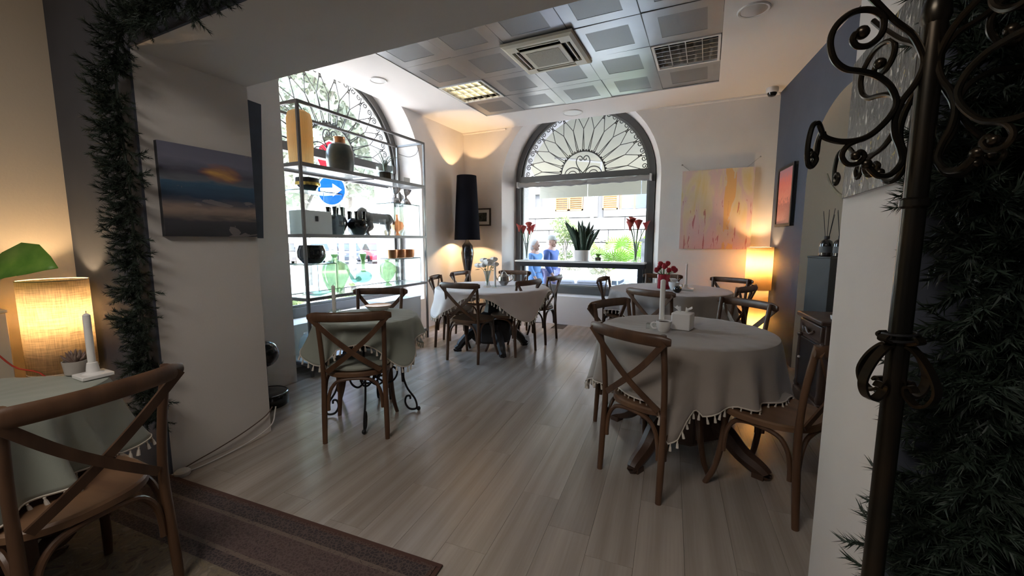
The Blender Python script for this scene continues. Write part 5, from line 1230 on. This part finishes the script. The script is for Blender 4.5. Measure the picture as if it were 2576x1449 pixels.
def make_street():
    g = 'plane trees along the street'
    for k, (x, y, h, r, lb) in enumerate(((-13.2, 10.2, 9.5, 3.0, 'leafy street tree behind the blue arrow sign'), (-15.5, 9.4, 10, 3.2, 'leafy street tree whose trunk stands left of the blue arrow sign'), (-13.5, 12.6, 9.5, 3.0, 'leafy street tree with its trunk beside the red car'), (-18.5, 16.5, 11, 3.6, 'leafy street tree in the second row behind the parked cars'), (-21, 12.4, 11, 3.8, 'leafy street tree behind the pale van in the second row'), (-12.2, 7.0, 9.0, 2.8, 'leafy street tree nearest the shelf window'))):
        tree('street_tree', lb, (x, y, GZ), h, r, 5200, 70+k, size=.17, trunk=.17, clear=2.6, group=g)
    # signs
    t = thing('road_sign', 'blue round arrow sign and red sign on a grey pole outside the shelf window', 'sign', (-7.25, 6.30, GZ), math.radians(18))
    obj('pole', MB().tube([(0, .04, 0), (0, .04, 3.6)], .03, 10), mat('galvanised_pole', (.4, .4, .4), .5, metal=.5), t)
    def disc(r, y0, y1, z, n=40): return MB().lathe([(r, 0), (r, y1-y0)], n).xform(Matrix.Translation((0, y1, z)) @ Matrix.Rotation(PI/2, 4, 'X'))
    zc = 2.36-GZ+.02
    b = obj('blue_disc', disc(.33, -.005, .005, zc), mat('sign_white', (.6, .6, .6), .9, spec=0.), t)
    obj('blue_field', disc(.305, -.014, -.004, zc), mat('sign_blue', (.002, .022, .17), .9, spec=0.), b)
    ar = [(-.24, -.045), (.04, -.045), (.04, -.13), (.24, 0), (.04, .13), (.04, .045), (-.24, .045)]
    obj('arrow', MB().prism([(x, z+zc) for x, z in ar], .008, Matrix.Translation((0, -.024, 0))), MATS['sign_white'], b, smooth=False)
    o = obj('red_plate', disc(.33, -.005, .005, zc+.70, 8), MATS['sign_white'], t); obj('red_field', disc(.30, -.014, -.004, zc+.70, 8), mat('sign_red', (.2, .005, .008), .9, spec=0.), o)
    # parked cars
    def car(label, loc, rz, col, seed):
        t = thing('car', label, 'car', loc, rz, 'cars parked across the street'); CM = mat('car_%d' % seed, col, .25, coat=.8)
        prof = [(-2.05, .28), (-2.1, .55), (-2.0, .82), (-1.3, .92), (1.75, .95), (2.05, .85), (2.1, .5), (2.0, .28)]
        fr = Matrix(((0, 1, 0, -.86), (1, 0, 0, 0), (0, 0, 1, 0), (0, 0, 0, 1)))
        obj('body', MB().prism(prof, 1.72, fr), CM, t, bevel=.05)
        cab = [(-1.15, .93), (-.45, 1.42), (.75, 1.44), (1.55, .95)]
        obj('windows', MB().prism(cab, 1.50, Matrix(((0, 1, 0, -.75), (1, 0, 0, 0), (0, 0, 1, 0), (0, 0, 0, 1)))), mat('car_glass', (.03, .035, .04), .08), t, bevel=.04)
        obj('roof', MB().prism([(-.5, 1.40), (-.42, 1.46), (.74, 1.48), (.84, 1.41)], 1.46, Matrix(((0, 1, 0, -.73), (1, 0, 0, 0), (0, 0, 1, 0), (0, 0, 0, 1)))), CM, t, bevel=.02)
        for sx in (-1, 1):
            for y in (-1.3, 1.3): obj('wheel', MB().tube([(sx*.70, y, .31), (sx*.88, y, .31)], .31, 18), mat('tyre', (.015, .015, .016), .7), t)
            obj('headlamp', MB().sphere((sx*.62, -2.03, .66), .1, 10, 8, (1.5, .5, .8)), mat('lamp_glass', (.7, .7, .72), .1), t)
        obj('number_plate', MB().box(-.26, .26, -2.13, -2.09, .42, .53), MATS['sign_white'], t, smooth=False)
    cols = ((.75, .75, .76, 'white'), (.05, .05, .06, 'black'), (.6, .61, .62, 'silver'), (.04, .045, .055, 'dark grey'), (.45, .02, .04, 'red'), (.25, .28, .33, 'slate blue'), (.7, .69, .66, 'cream'))
    for k, c in enumerate(cols):
        f = -2.6+k*1.0; ang = math.radians(-58.5+3.6*k)
        x, y = 32*math.sin(ang), 32*math.cos(ang)
        car('%s car parked under the street trees' % c[3], (x, y, GZ), ang*0+math.radians(62), c[:3], k)
    # pale houses behind the cars, with dark windows
    b = thing('street_house', 'long pale house front behind the street trees', 'building', (-38, 28, GZ), math.radians(-35))
    obj('wall', MB().box(-22, 22, -.3, .3, 0, 13), mat('pale_render', (.62, .58, .52), .9, var=.05), b, smooth=False)
    wm = MB().box(-.55, .55, -.36, -.28, 0, 1.8).mesh('window', False)
    for i in range(12):
        for j in range(3): link('window', wm, mat('shutter_grey', (.3, .28, .26), .6), b, (-19.5+3.5*i, 0, 1.2+3.6*j))
    # planting outside the shelf window
    for k, (x, y, lb) in enumerate(((-5.4, 3.7, 'low leafy shrub in a planter outside the shelf window'), (-5.5, 5.1, 'low leafy shrub outside beside the granite jamb'))):
        t = thing('planter_shrub', lb, 'shrub', (x, y, GZ)); obj('planter', MB().box(-.3, .3, -.5, .5, 0, .45), mat('planter_grey', (.25, .26, .28), .7), t, bevel=.01)
        o = link('foliage', quick(leaf_cloud([(0, -.25, .62, .3), (0, .25, .6, .32), (0, 0, .7, .26)], 900, .05, 90+k), 'foliage'), LEAFO, t); o['kind'] = 'stuff'
make_street()

def make_terrace():
    # olive tree, palms, hedge
    t = tree('olive_tree', 'slender olive tree on the terrace beneath the awning edge', (-3.58, 10.9, GZ), 2.45, .55, 1500, 31, LEAFO, .045, .035, .9)
    PT = mat('palm_stem', (.12, .10, .05), .8)
    def palm(label, loc, h, seed, n=11, R=.33):
        t = thing('fan_palm', label, 'palm', loc, 0, 'fan palms on the terrace'); rg = random.Random(seed)
        obj('pot', MB().lathe([(.16, 0), (.2, .01), (.24, .40), (.2, .40), (0, .36)], 20), mat('terrace_pot', (.3, .3, .31), .7), t)
        for k in range(n):
            a = k*2.4; el = rg.uniform(.5, 1.35); ln = h*rg.uniform(.55, 1); e = Vector((math.cos(a)*math.cos(el), math.sin(a)*math.cos(el), math.sin(el)))*ln+Vector((0, 0, .38))
            fr = obj('frond', MB().tube([(0, 0, .36), tuple(e)], .008, 5), PT, t)
            d = (e-Vector((0, 0, .38))).normalized(); s = d.cross(Vector((0, 0, 1))).normalized(); u = s.cross(d); mb = MB()
            for j in range(17):
                f = -1.9+3.8*j/16; v = d*math.cos(f)+s*math.sin(f); q = v.cross(u)*.018; mb.add([e, e+v*R*.5+q, e+v*R*(1-.15*abs(f)/2)-u*.03, e+v*R*.5-q], [(0, 1, 2, 3)])
            obj('fan_leaf', mb, LEAFP, fr)
    palm('bright green fan palm nearer the snake plant outside the window', (-2.3, 11.45, GZ), 1.5, 3, 12, .42); palm('bright green fan palm nearer the stone column outside the window', (-1.62, 11.4, GZ), 1.45, 7, 12, .42)
    t = thing('hedge', 'clipped leafy hedge behind the terrace furniture', 'hedge', (-3.0, 12.6, GZ)); obj('trough', MB().box(-2.6, 3.0, -.3, .3, 0, .45), mat('trough_slate', (.16, .18, .21), .7), t, bevel=.01)
    bl = [(-2.4+.4*i, .0, .8+.15*(i % 3), .38) for i in range(14)]; o = link('foliage', quick(leaf_cloud(bl, 6000, .055, 44), 'foliage'), LEAFT, t); o['kind'] = 'stuff'
    t = thing('slate_planter', 'slate blue planter wall with leafy bushes beside the stone column', 'planter', (-1.15, 10.4, GZ)); obj('trough', MB().box(-.95, .7, -.25, .25, 0, .92), mat('slate_blue', (.12, .15, .19), .7), t, bevel=.01)
    o = link('foliage', quick(leaf_cloud([(.45, -.5, .6, .35), (.35, -.45, .25, .3), (.6, -.3, 1.0, .3)], 1600, .05, 45), 'foliage'), LEAFT, t); o['kind'] = 'stuff'
    t = thing('stone_column', 'rough pale stone column standing outside the window', 'column', (-.92, 7.9, GZ)); obj('shaft', MB().box(-.17, .17, -.15, .15, 0, 1.62), mat('rough_stone', (.45, .45, .46), .9, col2=(.66, .65, .64), vscale=9, bump=.8, bscale=14), t, bevel=.03); obj('cap', MB().box(-.2, .2, -.18, .18, 1.62, 1.68), MATS['rough_stone'], t, bevel=.02)
    # wicker sofa
    WK = mat('black_wicker', (.03, .032, .036), .6, var=.3, vscale=60); CU = mat('charcoal_cushion', (.14, .145, .155), .9)
    t = thing('terrace_sofa', 'low black wicker sofa with charcoal cushions on the terrace', 'sofa', (-2.75, 9.35, GZ), math.radians(8))
    obj('frame', MB().box(-.75, .75, -.38, .38, .06, .30), WK, t, bevel=.02); obj('back_frame', MB().box(-.75, .75, -.40, -.28, .30, .66), WK, t, bevel=.02)
    for s in (-1, 1): obj('arm', MB().box(s*.75-.06, s*.75+.06, -.38, .36, .30, .52), WK, t, bevel=.02)
    for k in range(20): obj('wicker_rib', MB().box(-.72+.075*k, -.695+.075*k, -.415, -.395, .08, .62), mat('wicker_rib_grey', (.09, .092, .10), .6), t, smooth=False)
    for k in (-1, 1): obj('seat_cushion', MB().box(k*.36-.34, k*.36+.34, -.27, .36, .30, .44), CU, t, bevel=.04); obj('back_cushion', MB().box(k*.36-.33, k*.36+.33, -.30, -.14, .42, .74), CU, t, bevel=.05)
    t = thing('terrace_table', 'pale square metal table behind the wicker sofa', 'table', (-2.25, 10.0, GZ)); PW_ = mat('pale_metal', (.55, .62, .66), .5)
    obj('table_top', MB().box(-.45, .45, -.4, .4, .70, .725), PW_, t, bevel=.004)
    for sx in (-1, 1):
        for sy in (-1, 1): obj('leg', MB().tube([(sx*.38, sy*.33, .70), (sx*.42, sy*.36, 0)], .016, 8), PW_, t)
    t = thing('terrace_chair', 'pale woven metal armchair beside the slate planter', 'chair', (-1.62, 9.35, GZ), math.radians(60))
    obj('seat', MB().box(-.24, .24, -.22, .24, .42, .45), PW_, t, bevel=.01)
    for sx in (-1, 1):
        for sy in (-1, 1): obj('leg', MB().tube([(sx*.22, sy*.2, .43), (sx*.27, sy*.27, 0)], .012, 8), PW_, t)
    obj('back_hoop', MB().tube(spline([(-.27, .22, .62), (-.29, -.05, .66), (-.2, -.27, .80), (0, -.32, .84), (.2, -.27, .80), (.29, -.05, .66), (.27, .22, .62)], 5), .014, 8), PW_, t)
    for k in range(9): x = -.2+.05*k; obj('back_cord', MB().tube([(x, -.22, .45), (x*1.05, -.27-.04*(1-(x/.2)**2), .82)], .006, 5), PW_, t)
    for s in (-1, 1): obj('arm_post', MB().tube([(s*.24, .2, .43), (s*.27, .22, .62)], .012, 6), PW_, t)
    t = thing('deck_lounger', 'pale folded deck lounger behind the wicker sofa', 'lounger', (-3.15, 10.0, GZ), math.radians(10))
    for k in range(7): obj('slat', MB().box(-.3, .3, -.02, .02, 0, .085).xform(Matrix.Translation((0, -.25+.05*k*1.0, .28+.085*k))), PW_, t, smooth=False)
    for s in (-1, 1): obj('side_rail', MB().tube([(s*.3, -.28, .24), (s*.3, .08, .92)], .018, 6), PW_, t); obj('leg', MB().tube([(s*.3, .0, .7), (s*.3, .3, 0)], .016, 6), PW_, t); obj('leg', MB().tube([(s*.3, -.28, .3), (s*.3, -.32, 0)], .016, 6), PW_, t)
make_terrace()

# ================================================================== PEOPLE
def skin_mesh(name, joints, edges, radii, root=0, sub=2):
    me = bpy.data.meshes.new(name); me.from_pydata(joints, edges, []); o = bpy.data.objects.new(name, me); COL.objects.link(o)
    sk = o.modifiers.new('skin', 'SKIN'); sk.use_smooth_shade = True; d = me.skin_vertices[0].data
    for i, r in enumerate(radii): d[i].radius = r if hasattr(r, '__len__') else (r, r); d[i].use_root = (i == root)
    sb = o.modifiers.new('sub', 'SUBSURF'); sb.levels = sub; sb.render_levels = sub
    return o
def make_person(label, loc, rz, H, shirt, trousers, hair, cap, skirt=False):
    t = thing('person', label, 'person', loc, rz); s = H/1.72
    SK = mat('skin', (.25, .14, .10), .6)
    # facing local -y ; walking
    J = [(0, 0, .95), (0, -.01, 1.10), (0, -.005, 1.28), (0, .0, 1.41), (0, -.01, 1.47), (0, -.015, 1.54),
         (.10, 0, .92), (.11, -.09, .50), (.11, -.02, .08), (.11, -.16, .03), (-.10, 0, .92), (-.11, .07, .50), (-.11, .24, .12), (-.11, .16, .03),
         (.17, 0, 1.38), (.21, .05, 1.12), (.20, -.05, .89), (.19, -.08, .82), (-.17, 0, 1.38), (-.21, -.01, 1.11), (-.20, -.14, .92), (-.19, -.18, .86)]
    E_ = [(0, 1), (1, 2), (2, 3), (3, 4), (4, 5), (0, 6), (6, 7), (7, 8), (8, 9), (0, 10), (10, 11), (11, 12), (12, 13), (3, 14), (14, 15), (15, 16), (16, 17), (3, 18), (18, 19), (19, 20), (20, 21)]
    Rr = [.13, .12, .14, .09, .055, .06, .09, .06, .04, .035, .09, .06, .04, .035, .06, .045, .032, .03, .06, .045, .032, .03]
    b = skin_mesh('body', [(x*s, y*s, z*s) for x, y, z in J], E_, [(r*s*1.15, r*s*.85) if i < 3 else r*s for i, r in enumerate(Rr)]); b.parent = t; b.data.materials.append(SK)
    # head: skull with brow, nose, chin and ears
    hd = MB().sphere((0, -.015, 1.605), .098, 20, 16, (.80, 1.0, 1.16)); hd.sphere((0, -.118, 1.585), .017, 8, 6, (.8, 1.1, 1.5)); hd.sphere((0, -.085, 1.515), .034, 10, 8)
    for q in (-1, 1): hd.sphere((q*.079, .0, 1.59), .022, 8, 6, (.4, .8, 1.3))
    hd.v = [(x*s, y*s, z*s) for x, y, z in hd.v]; h = obj('head', hd, SK, t)
    ey = MB()
    for q in (-1, 1): ey.sphere((q*.033*s, -.098*s, 1.615*s), .010*s, 8, 6)
    obj('eyes', ey, mat('eye_dark', (.03, .02, .02), .3), h); obj('mouth', MB().sphere((0, -.106*s, 1.545*s), .018*s, 8, 6, (1.3, .4, .35)), mat('lips', (.4, .18, .15), .6), h)
    for q, hx, hy, hz in ((1, .19, -.08, .82), (-1, -.19, -.18, .86)):
        hand = MB(); hand.sphere((hx*s, hy*s, (hz-.03)*s), .036*s, 10, 8, (.5, .9, 1.1))
        for k in range(4): hand.tube([((hx)*s, (hy-.025+.017*k)*s, (hz-.055)*s), ((hx-.004*q)*s, (hy-.028+.017*k)*s, (hz-.09)*s), ((hx-.014*q)*s, (hy-.026+.016*k)*s, (hz-.115+.006*abs(k-1.5))*s)], [.0085*s, .008*s, .006*s], 6)
        hand.tube([((hx-.005*q)*s, (hy-.032)*s, (hz-.02)*s), ((hx-.02*q)*s, (hy-.055)*s, (hz-.045)*s), ((hx-.022*q)*s, (hy-.055)*s, (hz-.07)*s)], [.010*s, .009*s, .006*s], 6); obj('hand', hand, SK, t)
    JT = [J[i] for i in (0, 1, 2, 3, 14, 15, 16, 18, 19, 20)]; ET = [(0, 1), (1, 2), (2, 3), (3, 4), (4, 5), (5, 6), (3, 7), (7, 8), (8, 9)]
    RT = [.155, .145, .165, .10, .085, .068, .055, .085, .068, .055]
    o = skin_mesh('shirt', [(x*s, y*s, z*s) for x, y, z in JT], ET, [(r*s*1.12, r*s*.88) if i < 3 else r*s for i, r in enumerate(RT)]); o.parent = t; o.data.materials.append(shirt)
    if skirt:
        obj('dress_skirt', MB().lathe([(.15*s, 1.0*s), (.19*s, .9*s), (.24*s, .6*s), (.27*s, .42*s)], 28, (0, 0, 0), cap=False, lobes=9, lamp=.05), shirt, t, solid=.004)
    else:
        JL = [J[i] for i in (0, 6, 7, 8, 10, 11, 12)]; o = skin_mesh('trousers', [(x*s, y*s, z*s) for x, y, z in JL], [(0, 1), (1, 2), (2, 3), (0, 4), (4, 5), (5, 6)], [(.15*s, .12*s), .105*s, .08*s, .065*s, .105*s, .08*s, .065*s]); o.parent = t; o.data.materials.append(trousers)
    SHO = mat('shoe_white', (.6, .6, .6), .6)
    for (x, y0, y1, zz) in ((.11, .05, -.2, 0), (-.11, .27, .06, .01)): obj('shoe', MB().box((x-.045)*s, (x+.045)*s, y1*s, y0*s, zz, zz+.075*s), SHO, t, bevel=.02)
    if cap:
        obj('cap', MB().lathe([(.094, 0), (.098, .03), (.085, .075), (.05, .10), (0, .108)], 20, (0, 0, 0)).xform(Matrix.Translation((0, -.005*s, 1.635*s)) @ Matrix.Diagonal((.92*s, 1.08*s, s, 1))), cap, t)
        obj('cap_peak', MB().sphere((0, -.135*s, 1.637*s), .07*s, 14, 8, (1, .95, .14)), cap, t); obj('hair', MB().sphere((0, .03*s, 1.60*s), .092*s, 14, 10, (.88, .9, .9)), hair, t)
    else:
        obj('hair', MB().sphere((0, .018*s, 1.64*s), .108*s, 18, 14, (.92, 1.0, .95)).sphere((0, .045*s, 1.565*s), .098*s, 16, 12, (.98, .85, 1.0)), hair, t)
make_person('person with silver bob in a loose light blue dress walking past the window', (-3.27, 7.95, GZ), math.radians(80), 1.66, mat('light_blue_cotton', (.07, .15, .30), .8), None, mat('silver_hair', (.30, .29, .28), .7), None, True)
make_person('person with pale cap in a blue jacket and lilac trousers walking past the window', (-3.07, 8.42, GZ), math.radians(80), 1.74, mat('blue_jacket', (.022, .05, .17), .7), mat('lilac_trousers', (.15, .14, .24), .8), mat('grey_hair', (.4, .38, .35), .8), mat('pale_cap', (.22, .22, .19), .8))
